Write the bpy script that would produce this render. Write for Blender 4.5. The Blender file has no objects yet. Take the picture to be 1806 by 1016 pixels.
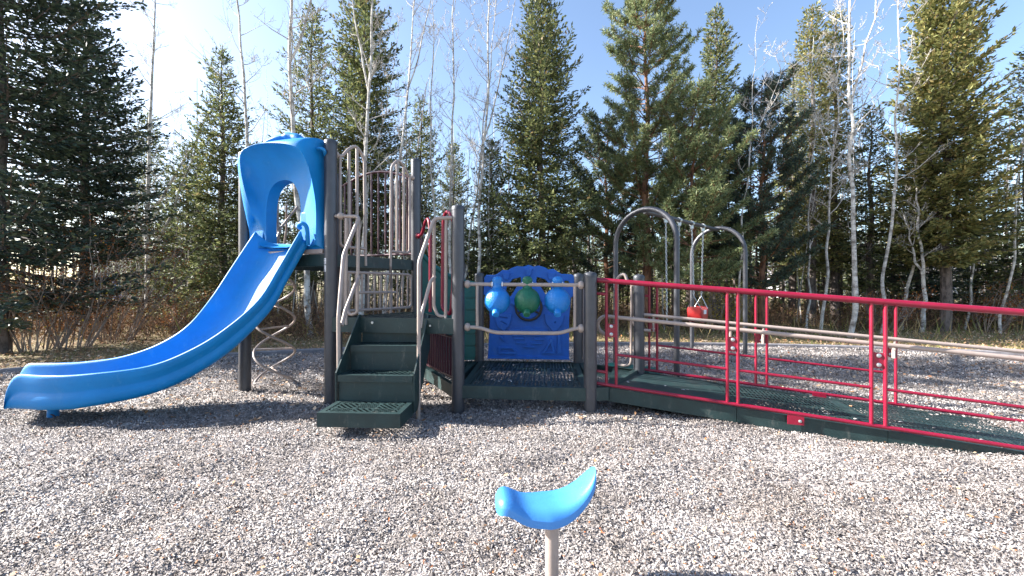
import bpy, math, random
import numpy as np
from mathutils import Vector, Matrix
R = math.radians
S = bpy.context.scene
C = S.collection

# ------------------------------------------------------------------ camera, sky, sun, exposure
F = 700.0 / 1806.0
cam_d = bpy.data.cameras.new("camera"); cam = bpy.data.objects.new("camera", cam_d); C.objects.link(cam)
cam_d.sensor_width = 36.0; cam_d.lens = 36.0 * F
cam_d.clip_start = 0.05; cam_d.clip_end = 2000
cam.location = (0, 0, 1.2); cam.rotation_euler = (R(90), 0, 0)
S.camera = cam
SUN_EL, SUN_AZ = 29.5, -84.0            # azimuth measured from +Y towards +X: the sun stands to the left, a little behind the scene
W = bpy.data.worlds.new("World"); S.world = W; W.use_nodes = True
nt = W.node_tree; bg = nt.nodes["Background"]
sky = nt.nodes.new("ShaderNodeTexSky"); sky.sky_type = 'NISHITA'; sky.sun_disc = False
sky.sun_elevation = R(SUN_EL); sky.sun_rotation = R(SUN_AZ); sky.altitude = 600
sky.air_density = 1.0; sky.dust_density = 2.3; sky.ozone_density = 1.6
nt.links.new(sky.outputs[0], bg.inputs[0]); bg.inputs[1].default_value = 0.093
sun_d = bpy.data.lights.new("sun", 'SUN'); sun = bpy.data.objects.new("sun", sun_d); C.objects.link(sun)
sun_d.energy = 5.0; sun_d.angle = R(0.5); sun_d.color = (1.0, 0.955, 0.90)
sv = Vector((math.sin(R(SUN_AZ)) * math.cos(R(SUN_EL)), math.cos(R(SUN_AZ)) * math.cos(R(SUN_EL)), math.sin(R(SUN_EL))))
sun.rotation_euler = sv.to_track_quat('Z', 'Y').to_euler()
sun.location = (-20, 10, 20)
S.view_settings.view_transform = 'Standard'; S.view_settings.look = 'None'
S.view_settings.exposure = 2.0; S.view_settings.gamma = 1.0; S.view_settings.use_curve_mapping = False

rng = np.random.default_rng(11)

# ------------------------------------------------------------------ helpers
def P(px, py, D):
    """a point seen at photo pixel (px, py) at real depth D metres"""
    return Vector(((px - 903) / 700 * D, D, 1.2 + (508 - py) / 700 * D))

def tag(o, label=None, cat=None, group=None, kind=None):
    if label: o["label"] = label
    if cat: o["category"] = cat
    if group: o["group"] = group
    if kind: o["kind"] = kind
    return o

def empty(name, loc, label, cat, group=None):
    o = bpy.data.objects.new(name, None); C.objects.link(o); o.location = loc
    o.empty_display_size = 0.2
    return tag(o, label, cat, group)

class MB:
    """collects shapes in world coordinates, built as one mesh object"""
    def __init__(s): s.v = []; s.f = []; s.m = []
    def add(s, vs, fs, mi=0):
        n = len(s.v); s.v.extend([tuple(v) for v in vs]); s.f.extend([tuple(i + n for i in f) for f in fs]); s.m.extend([mi] * len(fs)); return s
    def box(s, c, sz, rz=0, mi=0, M=None):
        x, y, z = [a / 2 for a in sz]
        vs = [Vector((i * x, j * y, k * z)) for i in (-1, 1) for j in (-1, 1) for k in (-1, 1)]
        m = Matrix.Translation(c) @ (M if M is not None else Matrix.Rotation(rz, 4, 'Z'))
        vs = [m @ v for v in vs]
        return s.add(vs, [(0, 1, 3, 2), (4, 6, 7, 5), (0, 4, 5, 1), (2, 3, 7, 6), (0, 2, 6, 4), (1, 5, 7, 3)], mi)
    def beam(s, a, b, w, h, mi=0):
        a, b = Vector(a), Vector(b); d = b - a; L = d.length; d.normalize()
        side = d.cross(Vector((0, 0, 1)))
        if side.length < 1e-4: side = Vector((1, 0, 0))
        side.normalize(); up = side.cross(d)
        vs = [p + side * (i * w / 2) + up * (j * h / 2) for p in (a, b) for i, j in ((-1, -1), (1, -1), (1, 1), (-1, 1))]
        return s.add(vs, [(0, 1, 2, 3), (7, 6, 5, 4), (0, 4, 5, 1), (1, 5, 6, 2), (2, 6, 7, 3), (3, 7, 4, 0)], mi)
    def tube(s, pts, r, n=10, cap=True, mi=0, closed=False):
        pts = [Vector(p) for p in pts]; N = len(pts)
        rs = r if isinstance(r, (list, tuple)) else [r] * N
        t0 = (pts[1] - pts[0]).normalized()
        ref = Vector((0, 0, 1)) if abs(t0.z) < .9 else Vector((1, 0, 0))
        u = t0.cross(ref).normalized(); vs = []
        for i, p in enumerate(pts):
            if closed: t = (pts[(i + 1) % N] - pts[i - 1])
            else: t = (pts[min(i + 1, N - 1)] - pts[max(i - 1, 0)])
            t.normalize()
            u = u - t * u.dot(t)
            if u.length < 1e-5: u = t.orthogonal()
            u.normalize(); w = t.cross(u)
            for k in range(n):
                a = 2 * math.pi * k / n
                vs.append(p + (u * math.cos(a) + w * math.sin(a)) * rs[i])
        fs = []
        for i in range(N if closed else N - 1):
            j = (i + 1) % N
            for k in range(n):
                l = (k + 1) % n
                fs.append((i * n + k, i * n + l, j * n + l, j * n + k))
        if cap and not closed:
            fs.append(tuple(range(n - 1, -1, -1))); fs.append(tuple((N - 1) * n + k for k in range(n)))
        return s.add(vs, fs, mi)
    def sphere(s, c, r, sc=(1, 1, 1), n=16, m=10, mi=0):
        c = Vector(c); vs = [c + Vector((0, 0, r * sc[2]))]
        for i in range(1, m):
            a = math.pi * i / m
            for k in range(n):
                b = 2 * math.pi * k / n
                vs.append(c + Vector((math.sin(a) * math.cos(b) * r * sc[0], math.sin(a) * math.sin(b) * r * sc[1], math.cos(a) * r * sc[2])))
        vs.append(c - Vector((0, 0, r * sc[2]))); e = len(vs) - 1
        fs = [(0, 1 + k, 1 + (k + 1) % n) for k in range(n)]
        for i in range(m - 2):
            for k in range(n):
                l = (k + 1) % n; o = 1 + i * n
                fs.append((o + k, o + n + k, o + n + l, o + l))
        o = 1 + (m - 2) * n
        fs += [(o + k, e, o + (k + 1) % n) for k in range(n)]
        return s.add(vs, fs, mi)
    def lathe(s, base, prof, n=24, axis=None, mi=0):
        """prof: list of (r, h) along axis from base"""
        ax = Vector(axis or (0, 0, 1)).normalized(); u = ax.orthogonal().normalized(); w = ax.cross(u)
        base = Vector(base); vs = []
        for r, h in prof:
            for k in range(n):
                a = 2 * math.pi * k / n
                vs.append(base + ax * h + (u * math.cos(a) + w * math.sin(a)) * r)
        fs = []
        for i in range(len(prof) - 1):
            for k in range(n):
                l = (k + 1) % n
                fs.append((i * n + k, i * n + l, (i + 1) * n + l, (i + 1) * n + k))
        fs.append(tuple(range(n - 1, -1, -1))); fs.append(tuple((len(prof) - 1) * n + k for k in range(n)))
        return s.add(vs, fs, mi)
    def grid(s, rows, closed_u=False, mi=0):
        n = len(rows[0]); vs = [p for r in rows for p in r]; fs = []
        for i in range(len(rows) - 1):
            for k in range(n if closed_u else n - 1):
                l = (k + 1) % n
                fs.append((i * n + k, i * n + l, (i + 1) * n + l, (i + 1) * n + k))
        return s.add(vs, fs, mi)
    def build(s, name, mat, parent=None, smooth=True, bevel=0, ang=40):
        me = bpy.data.meshes.new(name)
        org = Vector((0, 0, 0))
        me.from_pydata(s.v, [], s.f)
        mats = mat if isinstance(mat, (list, tuple)) else [mat]
        for m in mats: me.materials.append(m)
        if len(mats) > 1: me.polygons.foreach_set("material_index", s.m)
        o = bpy.data.objects.new(name, me); C.objects.link(o)
        if smooth:
            me.polygons.foreach_set("use_smooth", [True] * len(me.polygons))
            me.set_sharp_from_angle(angle=R(ang))
        me.update()
        if bevel:
            b = o.modifiers.new("bevel", 'BEVEL'); b.width = bevel; b.segments = 2; b.limit_method = 'ANGLE'; b.angle_limit = R(40)
        if parent is not None: adopt(o, parent)
        return o

def wloc(o):
    v = Vector(o.location)
    while o.parent is not None:
        o = o.parent; v = v + Vector(o.location)
    return v
def adopt(o, parent):
    """parent o (mesh in world coordinates) keeping it where it stands; every empty here is unrotated"""
    o.parent = parent
    o.location = Vector(o.location) - wloc(parent) if True else o.location

def npmesh(name, V, Fq, mat, parent=None, smooth=False, uvcol=None):
    """fast mesh from numpy: V (n,3), Fq list of face arrays (m,k) of one size"""
    me = bpy.data.meshes.new(name); V = np.asarray(V, np.float32)
    Fq = np.asarray(Fq, np.int32); m, k = Fq.shape
    me.vertices.add(len(V)); me.vertices.foreach_set("co", V.ravel())
    me.loops.add(m * k); me.loops.foreach_set("vertex_index", Fq.ravel())
    me.polygons.add(m); me.polygons.foreach_set("loop_start", np.arange(m, dtype=np.int32) * k)
    if smooth: me.polygons.foreach_set("use_smooth", np.ones(m, bool))
    me.materials.append(mat); me.update(calc_edges=True)
    o = bpy.data.objects.new(name, me); C.objects.link(o)
    if parent is not None: adopt(o, parent)
    return o

def fillet(pts, r=.06, n=6):
    pts = [Vector(p) for p in pts]; out = [pts[0]]
    for i in range(1, len(pts) - 1):
        a, b, c = pts[i - 1], pts[i], pts[i + 1]
        d1 = (a - b); d2 = (c - b); rr = min(r, d1.length * .49, d2.length * .49)
        p1 = b + d1.normalized() * rr; p2 = b + d2.normalized() * rr
        for k in range(n + 1):
            t = k / n
            out.append(p1 * (1 - t) ** 2 + b * 2 * t * (1 - t) + p2 * t * t)
    out.append(pts[-1]); return out

def catmull(pts, n=8):
    pts = [Vector(p) for p in pts]; q = [pts[0] * 2 - pts[1]] + pts + [pts[-1] * 2 - pts[-2]]; out = []
    for i in range(1, len(q) - 2):
        for k in range(n):
            t = k / n; a, b, c, d = q[i - 1], q[i], q[i + 1], q[i + 2]
            out.append(.5 * ((2 * b) + (c - a) * t + (2 * a - 5 * b + 4 * c - d) * t * t + (3 * b - a - 3 * c + d) * t ** 3))
    out.append(pts[-1]); return out

# ------------------------------------------------------------------ materials
def mat(name, col, rough=.5, metal=0.0, spec=.5, var=0.0, vscale=6.0, bump=0.0, bscale=60.0, col2=None, coat=0.0):
    m = bpy.data.materials.new(name); m.use_nodes = True; t = m.node_tree; b = t.nodes["Principled BSDF"]
    b.inputs["Base Color"].default_value = (*col, 1); b.inputs["Roughness"].default_value = rough
    b.inputs["Metallic"].default_value = metal; b.inputs["Specular IOR Level"].default_value = spec
    b.inputs["Coat Weight"].default_value = coat
    tc = t.nodes.new("ShaderNodeTexCoord")
    if var > 0 or col2:
        n = t.nodes.new("ShaderNodeTexNoise"); n.inputs["Scale"].default_value = vscale; n.inputs["Detail"].default_value = 6; n.inputs["Roughness"].default_value = .65
        t.links.new(tc.outputs["Object"], n.inputs["Vector"])
        r = t.nodes.new("ShaderNodeValToRGB"); r.color_ramp.elements[0].position = .35; r.color_ramp.elements[1].position = .65
        c2 = col2 or tuple(c * (1 - var) for c in col); c1 = col if col2 else tuple(min(1, c * (1 + var * .5)) for c in col)
        r.color_ramp.elements[0].color = (*c2, 1); r.color_ramp.elements[1].color = (*c1, 1)
        t.links.new(n.outputs["Fac"], r.inputs[0]); t.links.new(r.outputs[0], b.inputs["Base Color"])
        mr = t.nodes.new("ShaderNodeMapRange"); mr.inputs[3].default_value = max(0, rough - .08); mr.inputs[4].default_value = min(1, rough + .12)
        t.links.new(n.outputs["Fac"], mr.inputs[0]); t.links.new(mr.outputs[0], b.inputs["Roughness"])
    if bump > 0:
        n2 = t.nodes.new("ShaderNodeTexNoise"); n2.inputs["Scale"].default_value = bscale; n2.inputs["Detail"].default_value = 4
        t.links.new(tc.outputs["Object"], n2.inputs["Vector"])
        bp = t.nodes.new("ShaderNodeBump"); bp.inputs["Strength"].default_value = bump; bp.inputs["Distance"].default_value = .01
        t.links.new(n2.outputs["Fac"], bp.inputs["Height"]); t.links.new(bp.outputs[0], b.inputs["Normal"])
    return m

def island_mat(name, stops, rough=.7, transl=0.0, spec=.3):
    """a colour for each leaf, chip or needle spray, taken at random from the stops"""
    m = bpy.data.materials.new(name); m.use_nodes = True; t = m.node_tree; b = t.nodes["Principled BSDF"]
    g = t.nodes.new("ShaderNodeNewGeometry"); r = t.nodes.new("ShaderNodeValToRGB")
    e = r.color_ramp.elements
    e[0].position, e[0].color = stops[0][0], (*stops[0][1], 1)
    e[1].position, e[1].color = stops[-1][0], (*stops[-1][1], 1)
    for p, c in stops[1:-1]:
        x = e.new(p); x.color = (*c, 1)
    t.links.new(g.outputs["Random Per Island"], r.inputs[0]); t.links.new(r.outputs[0], b.inputs["Base Color"])
    b.inputs["Roughness"].default_value = rough; b.inputs["Specular IOR Level"].default_value = spec
    if transl > 0:
        tr = t.nodes.new("ShaderNodeBsdfTranslucent"); mx = t.nodes.new("ShaderNodeMixShader"); mx.inputs[0].default_value = transl
        t.links.new(r.outputs[0], tr.inputs[0]); t.links.new(b.outputs[0], mx.inputs[1]); t.links.new(tr.outputs[0], mx.inputs[2])
        t.links.new(mx.outputs[0], t.nodes["Material Output"].inputs[0])
    return m

M_post = mat("post_paint", (.074, .077, .088), .36, .45, var=.12, vscale=9, bump=.12, bscale=250)
M_cap = mat("cap_paint", (.06, .065, .075), .45, .4, var=.2, vscale=30)
M_tan = mat("tan_paint", (.34, .275, .24), .38, 0, var=.10, vscale=14, bump=.08, bscale=200, coat=.2)
M_red = mat("red_paint", (.235, .004, .026), .34, 0, var=.14, vscale=10, bump=.06, bscale=220, coat=.15)
M_redshade = mat("shaded_red_paint", (.055, .006, .018), .4, 0, var=.15, vscale=10, coat=.2)  # darker copy of the red: shade on these bars is put into the colour
M_blue = mat("blue_plastic", (.004, .20, .52), .48, 0, spec=.28, var=.10, vscale=3.5, bump=.10, bscale=90)
M_bluep = mat("blue_panel_plastic", (.002, .105, .46), .5, 0, var=.12, vscale=8, bump=.15, bscale=120)
M_lblue = mat("light_blue_plastic", (.05, .23, .56), .38, 0, var=.08, vscale=10, bump=.06, bscale=120)
M_green = mat("deck_coating", (.014, .036, .036), .48, 0, var=.25, vscale=7, bump=.12, bscale=160)
M_teal = mat("teal_plastic", (.003, .095, .088), .42, 0, var=.15, vscale=7, bump=.1, bscale=120)
M_podg = mat("green_pod_plastic", (.005, .11, .06), .42, 0, var=.1, vscale=10)
M_steel = mat("galvanised_steel", (.52, .55, .55), .35, .8, var=.2, vscale=40)
M_dark = mat("black_rubber", (.02, .02, .022), .6, 0, var=.2)
M_sticker = mat("white_sticker", (.75, .76, .78), .4)
M_ink = mat("dark_ink", (.03, .03, .05), .5)
M_redseat = mat("red_seat_plastic", (.42, .022, .022), .4, 0, var=.1)
M_kerb = mat("edging_plastic", (.20, .19, .20), .8, 0, var=.3, vscale=8, bump=.3, bscale=30)
def voronoi_bump(m, scale, strength):
    t = m.node_tree; b = t.nodes["Principled BSDF"]; tc = t.nodes.new("ShaderNodeTexCoord")
    v = t.nodes.new("ShaderNodeTexVoronoi"); v.inputs["Scale"].default_value = scale; v.feature = 'DISTANCE_TO_EDGE'
    bp = t.nodes.new("ShaderNodeBump"); bp.inputs["Strength"].default_value = strength; bp.inputs["Distance"].default_value = .006
    t.links.new(tc.outputs["Object"], v.inputs["Vector"]); t.links.new(v.outputs[0], bp.inputs["Height"]); t.links.new(bp.outputs[0], b.inputs["Normal"])
voronoi_bump(M_podg, 42, .8)
def wear(m, col, amount, scale):
    """fine pale scuffs and dust on a painted or moulded surface"""
    t = m.node_tree; b = t.nodes["Principled BSDF"]; src = b.inputs["Base Color"].links[0].from_socket
    tc = t.nodes.new("ShaderNodeTexCoord"); mp = t.nodes.new("ShaderNodeMapping"); mp.inputs["Scale"].default_value = (1, 1, .35); mp.inputs["Rotation"].default_value = (.3, .5, .4)
    n = t.nodes.new("ShaderNodeTexNoise"); n.inputs["Scale"].default_value = scale; n.inputs["Detail"].default_value = 10; n.inputs["Roughness"].default_value = .75
    r = t.nodes.new("ShaderNodeValToRGB"); r.color_ramp.elements[0].position = .56; r.color_ramp.elements[1].position = .72
    r.color_ramp.elements[0].color = (0, 0, 0, 1); r.color_ramp.elements[1].color = (amount,) * 3 + (1,)
    mx = t.nodes.new("ShaderNodeMix"); mx.data_type = 'RGBA'; mx.inputs[7].default_value = (*col, 1)
    t.links.new(tc.outputs["Object"], mp.inputs[0]); t.links.new(mp.outputs[0], n.inputs["Vector"]); t.links.new(n.outputs["Fac"], r.inputs[0]); t.links.new(r.outputs[0], mx.inputs[0])
    t.links.new(src, mx.inputs[6]); t.links.new(mx.outputs[2], b.inputs["Base Color"])
wear(M_blue, (.10, .30, .52), .45, 9); wear(M_green, (.16, .16, .14), .5, 12); wear(M_post, (.22, .21, .20), .35, 14); wear(M_red, (.30, .05, .07), .3, 16); wear(M_tan, (.20, .16, .13), .5, 12)
wear(M_bluep, (.10, .25, .45), .35, 12)
M_podb = mat("blue_pod_plastic", (.006, .18, .55), .45, 0, var=.1, vscale=10); voronoi_bump(M_podb, 42, .8)

def bark(name, c1, c2, sc, bump=.6):
    m = bpy.data.materials.new(name); m.use_nodes = True; t = m.node_tree; b = t.nodes["Principled BSDF"]; b.inputs["Roughness"].default_value = .85
    tc = t.nodes.new("ShaderNodeTexCoord"); mp = t.nodes.new("ShaderNodeMapping"); mp.inputs["Scale"].default_value = sc
    n = t.nodes.new("ShaderNodeTexNoise"); n.inputs["Scale"].default_value = 4; n.inputs["Detail"].default_value = 8; n.inputs["Roughness"].default_value = .7
    r = t.nodes.new("ShaderNodeValToRGB"); r.color_ramp.elements[0].position = .38; r.color_ramp.elements[1].position = .56
    r.color_ramp.elements[0].color = (*c1, 1); r.color_ramp.elements[1].color = (*c2, 1)
    t.links.new(tc.outputs["Object"], mp.inputs[0]); t.links.new(mp.outputs[0], n.inputs["Vector"]); t.links.new(n.outputs["Fac"], r.inputs[0]); t.links.new(r.outputs[0], b.inputs["Base Color"])
    bp = t.nodes.new("ShaderNodeBump"); bp.inputs["Strength"].default_value = bump; bp.inputs["Distance"].default_value = .02
    t.links.new(n.outputs["Fac"], bp.inputs["Height"]); t.links.new(bp.outputs[0], b.inputs["Normal"])
    return m
M_barkS = bark("spruce_bark", (.05, .04, .035), (.16, .13, .115), (3, 3, 1.2))
M_barkP = bark("pine_bark", (.08, .04, .025), (.26, .13, .07), (3, 3, 1))
M_barkA = bark("aspen_bark", (.16, .14, .12), (.60, .58, .54), (1.0, 1.0, 1.6), .3)
M_twigA = mat("aspen_twig", (.50, .47, .44), .8, 0, var=.4, vscale=2)
M_fS = island_mat("spruce_needles", [(0, (.035, .052, .030)), (.35, (.11, .138, .062)), (.7, (.20, .23, .095)), (.94, (.31, .32, .13)), (1, (.30, .20, .10))], .6, .32)
M_fD = island_mat("dark_spruce_needles", [(0, (.022, .040, .036)), (.5, (.055, .085, .062)), (.95, (.11, .15, .09)), (1, (.13, .10, .06))], .6, .08)  # shaded side of the big left spruce is put into this darker colour
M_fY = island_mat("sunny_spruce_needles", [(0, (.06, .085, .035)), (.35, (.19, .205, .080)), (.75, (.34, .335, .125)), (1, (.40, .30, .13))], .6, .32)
M_fP = island_mat("pine_needles", [(0, (.055, .090, .045)), (.4, (.16, .205, .095)), (.8, (.27, .315, .145)), (1, (.31, .31, .14))], .55, .32)

# ------------------------------------------------------------------ ground
def ground_h(x, y):
    """gentle unevenness of the chip bed"""
    pr = np.random.default_rng(5); pit = 0
    for k in range(60):
        px_, py_, r_, d_ = pr.uniform(-3.6, 4.2), pr.uniform(1.4, 4.6), pr.uniform(.04, .14), pr.uniform(.010, .032)
        pit = pit - d_ * np.exp(-(((x - px_) / (r_ * 1.8)) ** 2 + ((y - py_) / r_) ** 2))
    h = pit + .018 * np.sin(2.1 * x + 1.3 * np.sin(1.7 * y)) * np.sin(1.9 * y + .8 * np.sin(2.3 * x)) + .010 * np.sin(5.3 * x + 2.2 * y) * np.sin(4.7 * y - 3.1 * x) + .006 * np.sin(11 * x - 7 * y) * np.sin(9 * y + 5 * x)
    s = (x - .918) * .953 - (y - 3.85) * .302; t = (x - .918) * .302 + (y - 3.85) * .953     # along and across the ramp
    m = .035 * np.exp(-((s - 3.0) / .8) ** 2 - ((t + .42) / .14) ** 2) - np.clip(.083 * s - .088, 0, .052) * np.exp(-(np.clip(np.abs(t - .5) - .52, 0, 9) / .30) ** 2)
    m = m + .05 * np.exp(-((x - .75) / .55) ** 2 - ((y - 1.5) / .35) ** 2)  # mound added to bring the seat's cast shadow into view
    return h + m - .035 * np.exp(-((x + 4.75) / .4) ** 2 - ((y - 3.6) / .35) ** 2)

CX, CY, RX, RY = 2.2, 2.6, 11.0, 5.8        # the oval chip bed
def bed_r(x, y): return np.sqrt(((x - CX) / RX) ** 2 + ((y - CY) / RY) ** 2)

def soil_mat():
    m = bpy.data.materials.new("woodland_soil"); m.use_nodes = True; t = m.node_tree; b = t.nodes["Principled BSDF"]; b.inputs["Roughness"].default_value = .95
    tc = t.nodes.new("ShaderNodeTexCoord")
    n = t.nodes.new("ShaderNodeTexNoise"); n.inputs["Scale"].default_value = .9; n.inputs["Detail"].default_value = 8
    r = t.nodes.new("ShaderNodeValToRGB"); r.color_ramp.elements[0].position = .35; r.color_ramp.elements[1].position = .62
    r.color_ramp.elements[0].color = (.13, .085, .045, 1); r.color_ramp.elements[1].color = (.19, .17, .06, 1)
    n2 = t.nodes.new("ShaderNodeTexNoise"); n2.inputs["Scale"].default_value = 35; n2.inputs["Detail"].default_value = 5
    mx = t.nodes.new("ShaderNodeMix"); mx.data_type = 'RGBA'; mx.inputs[0].default_value = .5; mx.inputs[7].default_value = (.30, .21, .12, 1)
    r2 = t.nodes.new("ShaderNodeValToRGB"); r2.color_ramp.elements[0].position = .45; r2.color_ramp.elements[1].position = .6
    t.links.new(tc.outputs["Object"], n.inputs["Vector"]); t.links.new(tc.outputs["Object"], n2.inputs["Vector"])
    t.links.new(n.outputs["Fac"], r.inputs[0]); t.links.new(n2.outputs["Fac"], r2.inputs[0]); t.links.new(r2.outputs[0], mx.inputs[0])
    t.links.new(r.outputs[0], mx.inputs[6]); t.links.new(mx.outputs[2], b.inputs["Base Color"])
    bp = t.nodes.new("ShaderNodeBump"); bp.inputs["Strength"].default_value = .6; bp.inputs["Distance"].default_value = .03
    t.links.new(n2.outputs["Fac"], bp.inputs["Height"]); t.links.new(bp.outputs[0], b.inputs["Normal"])
    return m
def bed_mat():
    m = bpy.data.materials.new("chip_bed"); m.use_nodes = True; t = m.node_tree; b = t.nodes["Principled BSDF"]; b.inputs["Roughness"].default_value = .95
    tc = t.nodes.new("ShaderNodeTexCoord"); v = t.nodes.new("ShaderNodeTexVoronoi"); v.inputs["Scale"].default_value = 45
    r = t.nodes.new("ShaderNodeValToRGB"); e = r.color_ramp.elements
    e[0].color = (.10, .09, .09, 1); e[1].color = (.42, .38, .36, 1)
    sp = t.nodes.new("ShaderNodeSeparateColor")
    t.links.new(tc.outputs["Object"], v.inputs["Vector"]); t.links.new(v.outputs["Color"], sp.inputs[0]); t.links.new(sp.outputs[0], r.inputs[0]); t.links.new(r.outputs[0], b.inputs["Base Color"])
    bp = t.nodes.new("ShaderNodeBump"); bp.inputs["Strength"].default_value = .8; bp.inputs["Distance"].default_value = .015
    t.links.new(sp.outputs[1], bp.inputs["Height"]); t.links.new(bp.outputs[0], b.inputs["Normal"])
    return m
g = MB(); rows = []
for f, z in ((.0, -.30), (.93, -.30), (.99, -.07), (1.0, -.06), (1.6, -.06), (4, -.06), (16, -.06), (120, -.06)):
    rows.append([Vector((CX + RX * f * math.cos(2 * math.pi * k / 96), CY + (RY * f if f < 4 else RX * f) * math.sin(2 * math.pi * k / 96), z)) for k in range(96)])
g.grid(rows, closed_u=True)
tag(g.build("ground", soil_mat(), smooth=False), "brown woodland soil reaching far beyond the trees", kind="structure")
def bed():
    nr, na = 70, 160; rows = []
    V = [];
    for i in range(nr + 1):
        f = (i / nr)
        for k in range(na):
            a = 2 * math.pi * k / na
            x = CX + RX * f * math.cos(a); y = CY + RY * f * math.sin(a)
            h = float(ground_h(x, y)) * (1 - f ** 8) - .012 - (.05 if i == nr else 0)
            V.append((x, y, h))
    Fq = []
    for i in range(nr):
        for k in range(na):
            l = (k + 1) % na
            Fq.append((i * na + k, (i + 1) * na + k, (i + 1) * na + l, i * na + l))
    o = npmesh("playground_surface", V, Fq, bed_mat(), smooth=True)
    tag(o, "oval bed of loose wood chip below the play equipment", kind="structure")
bed()

def chips():
    Vs = []; 
    zones = [(1.0, 2.4, 12500, .70), (2.4, 3.8, 6800, .82), (3.8, 5.5, 2900, 1.08), (5.5, 8.5, 1050, 1.6)]
    allV = []; 
    for y0, y1, dens, sc in zones:
        xm = 1.32 * y1 + .9
        n = int((y1 - y0) * 2 * xm * dens)
        y = rng.uniform(y0, y1, n); x = rng.uniform(-xm, xm, n)
        k = (np.abs(x) < 1.32 * y + .9) & (bed_r(x, y) < .985)
        x, y = x[k], y[k]; n = len(x)
        L = rng.uniform(.010, .032, n) * sc * np.where(rng.random(n) < .06, 1.9, 1); Wd = rng.uniform(.005, .0125, n) * sc; H = rng.uniform(.001, .003, n) * sc
        yaw = rng.uniform(0, 2 * np.pi, n); pit = rng.normal(0, .20, n); rol = rng.normal(0, .25, n)
        bend = rng.normal(0, .18, n) * L
        z = ground_h(x, y) + rng.uniform(-.004, .012, n) * sc
        d = np.stack([np.cos(yaw) * np.cos(pit), np.sin(yaw) * np.cos(pit), np.sin(pit)], 1)
        s0 = np.stack([-np.sin(yaw), np.cos(yaw), np.zeros(n)], 1); up0 = np.cross(d, s0)
        s = s0 * np.cos(rol)[:, None] + up0 * np.sin(rol)[:, None]; u = np.cross(d, s)
        c = np.stack([x, y, z], 1)
        def q(a, b, h, taper=1.0): return c + d * (a * L / 2)[:, None] + s * (b * Wd / 2 * taper)[:, None] + u * (h)[:, None]
        t1 = rng.uniform(.4, 1, n)
        v = np.stack([q(-1, -t1, H * 0 - bend), q(-1, t1, H * 0 - bend), q(1, t1, H * 0 - bend), q(1, -t1, H * 0 - bend),
                      q(-1, -t1, H - bend), q(-1, t1, H - bend), q(0, 1.0, H + bend), q(1, t1, H - bend), q(1, -t1, H - bend), q(0, -1.0, H + bend)], 1)
        allV.append(v.reshape(-1, 3))
    # stray chips kicked onto the decks, the steps and the ramp
    n = 75; w = rng.random(n); s_ = rng.uniform(0, 3.1, n); t_ = rng.choice([0, 1], n) * rng.uniform(.0, .0, n) + rng.random(n) ** 1.0
    ax_ = np.where(w < .45, .918 + .953 * s_ + .302 * t_, np.where(w < 2, rng.uniform(-.4, .75, n), -1.22 + rng.uniform(-.28, .28, n)))
    ay_ = np.where(w < .45, 3.85 - .302 * s_ + .953 * t_, np.where(w < 2, rng.uniform(3.95, 5.05, n), rng.uniform(3.22, 3.48, n)))
    az_ = np.where(w < .45, .239 - .083 * s_, np.where(w < 2, .249, .199))
    yaw = rng.uniform(0, 6.28, n); d = np.stack([np.cos(yaw), np.sin(yaw), 0 * yaw], 1); s = np.stack([-np.sin(yaw), np.cos(yaw), 0 * yaw], 1); u = np.array([[0, 0, 1.0]]); c = np.stack([ax_, ay_, az_], 1)
    L = rng.uniform(.008, .024, n)[:, None]; Wd = rng.uniform(.004, .010, n)[:, None]; H = .002
    v = np.stack([c - d * L - s * Wd, c - d * L + s * Wd, c + d * L + s * Wd, c + d * L - s * Wd, c - d * L - s * Wd + u * H, c - d * L + s * Wd + u * H, c + s * Wd * 1.2 + u * H * 2, c + d * L + s * Wd + u * H, c + d * L - s * Wd + u * H, c - s * Wd * 1.2 + u * H * 2], 1)
    allV.append(v.reshape(-1, 3))
    V = np.concatenate(allV); n = len(V) // 10
    base = np.arange(n)[:, None] * 10
    quads = np.array([[4, 9, 6, 5], [9, 8, 7, 6], [0, 4, 5, 1], [3, 2, 7, 8]])
    Fq = (base[:, :, None] + quads[None]).reshape(-1, 4)
    m = island_mat("wood_chips", [(0, (.12, .108, .10)), (.2, (.22, .20, .188)), (.5, (.335, .308, .290)), (.8, (.44, .41, .385)), (.978, (.62, .585, .57)), (.990, (.46, .24, .12)), (1, (.42, .15, .06))], .8)
    t = m.node_tree; b = t.nodes["Principled BSDF"]; src = b.inputs["Base Color"].links[0].from_socket      # weathered and damper patches
    tc = t.nodes.new("ShaderNodeTexCoord"); nz = t.nodes.new("ShaderNodeTexNoise"); nz.inputs["Scale"].default_value = 1.6; nz.inputs["Detail"].default_value = 7; nz.inputs["Roughness"].default_value = .65
    rp = t.nodes.new("ShaderNodeValToRGB"); rp.color_ramp.elements[0].position = .36; rp.color_ramp.elements[1].position = .62
    rp.color_ramp.elements[0].color = (.70, .66, .63, 1); rp.color_ramp.elements[1].color = (1.12, 1.12, 1.12, 1)
    mx = t.nodes.new("ShaderNodeMix"); mx.data_type = 'RGBA'; mx.blend_type = 'MULTIPLY'; mx.inputs[0].default_value = 1
    t.links.new(tc.outputs["Object"], nz.inputs["Vector"]); t.links.new(nz.outputs["Fac"], rp.inputs[0]); t.links.new(src, mx.inputs[6]); t.links.new(rp.outputs[0], mx.inputs[7]); t.links.new(mx.outputs[2], b.inputs["Base Color"])
    tag(npmesh("wood_chips", V, Fq, m), "loose weathered grey wood chips covering the playground", "wood chips", kind="stuff")
    print("chips", n)
chips()

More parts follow.
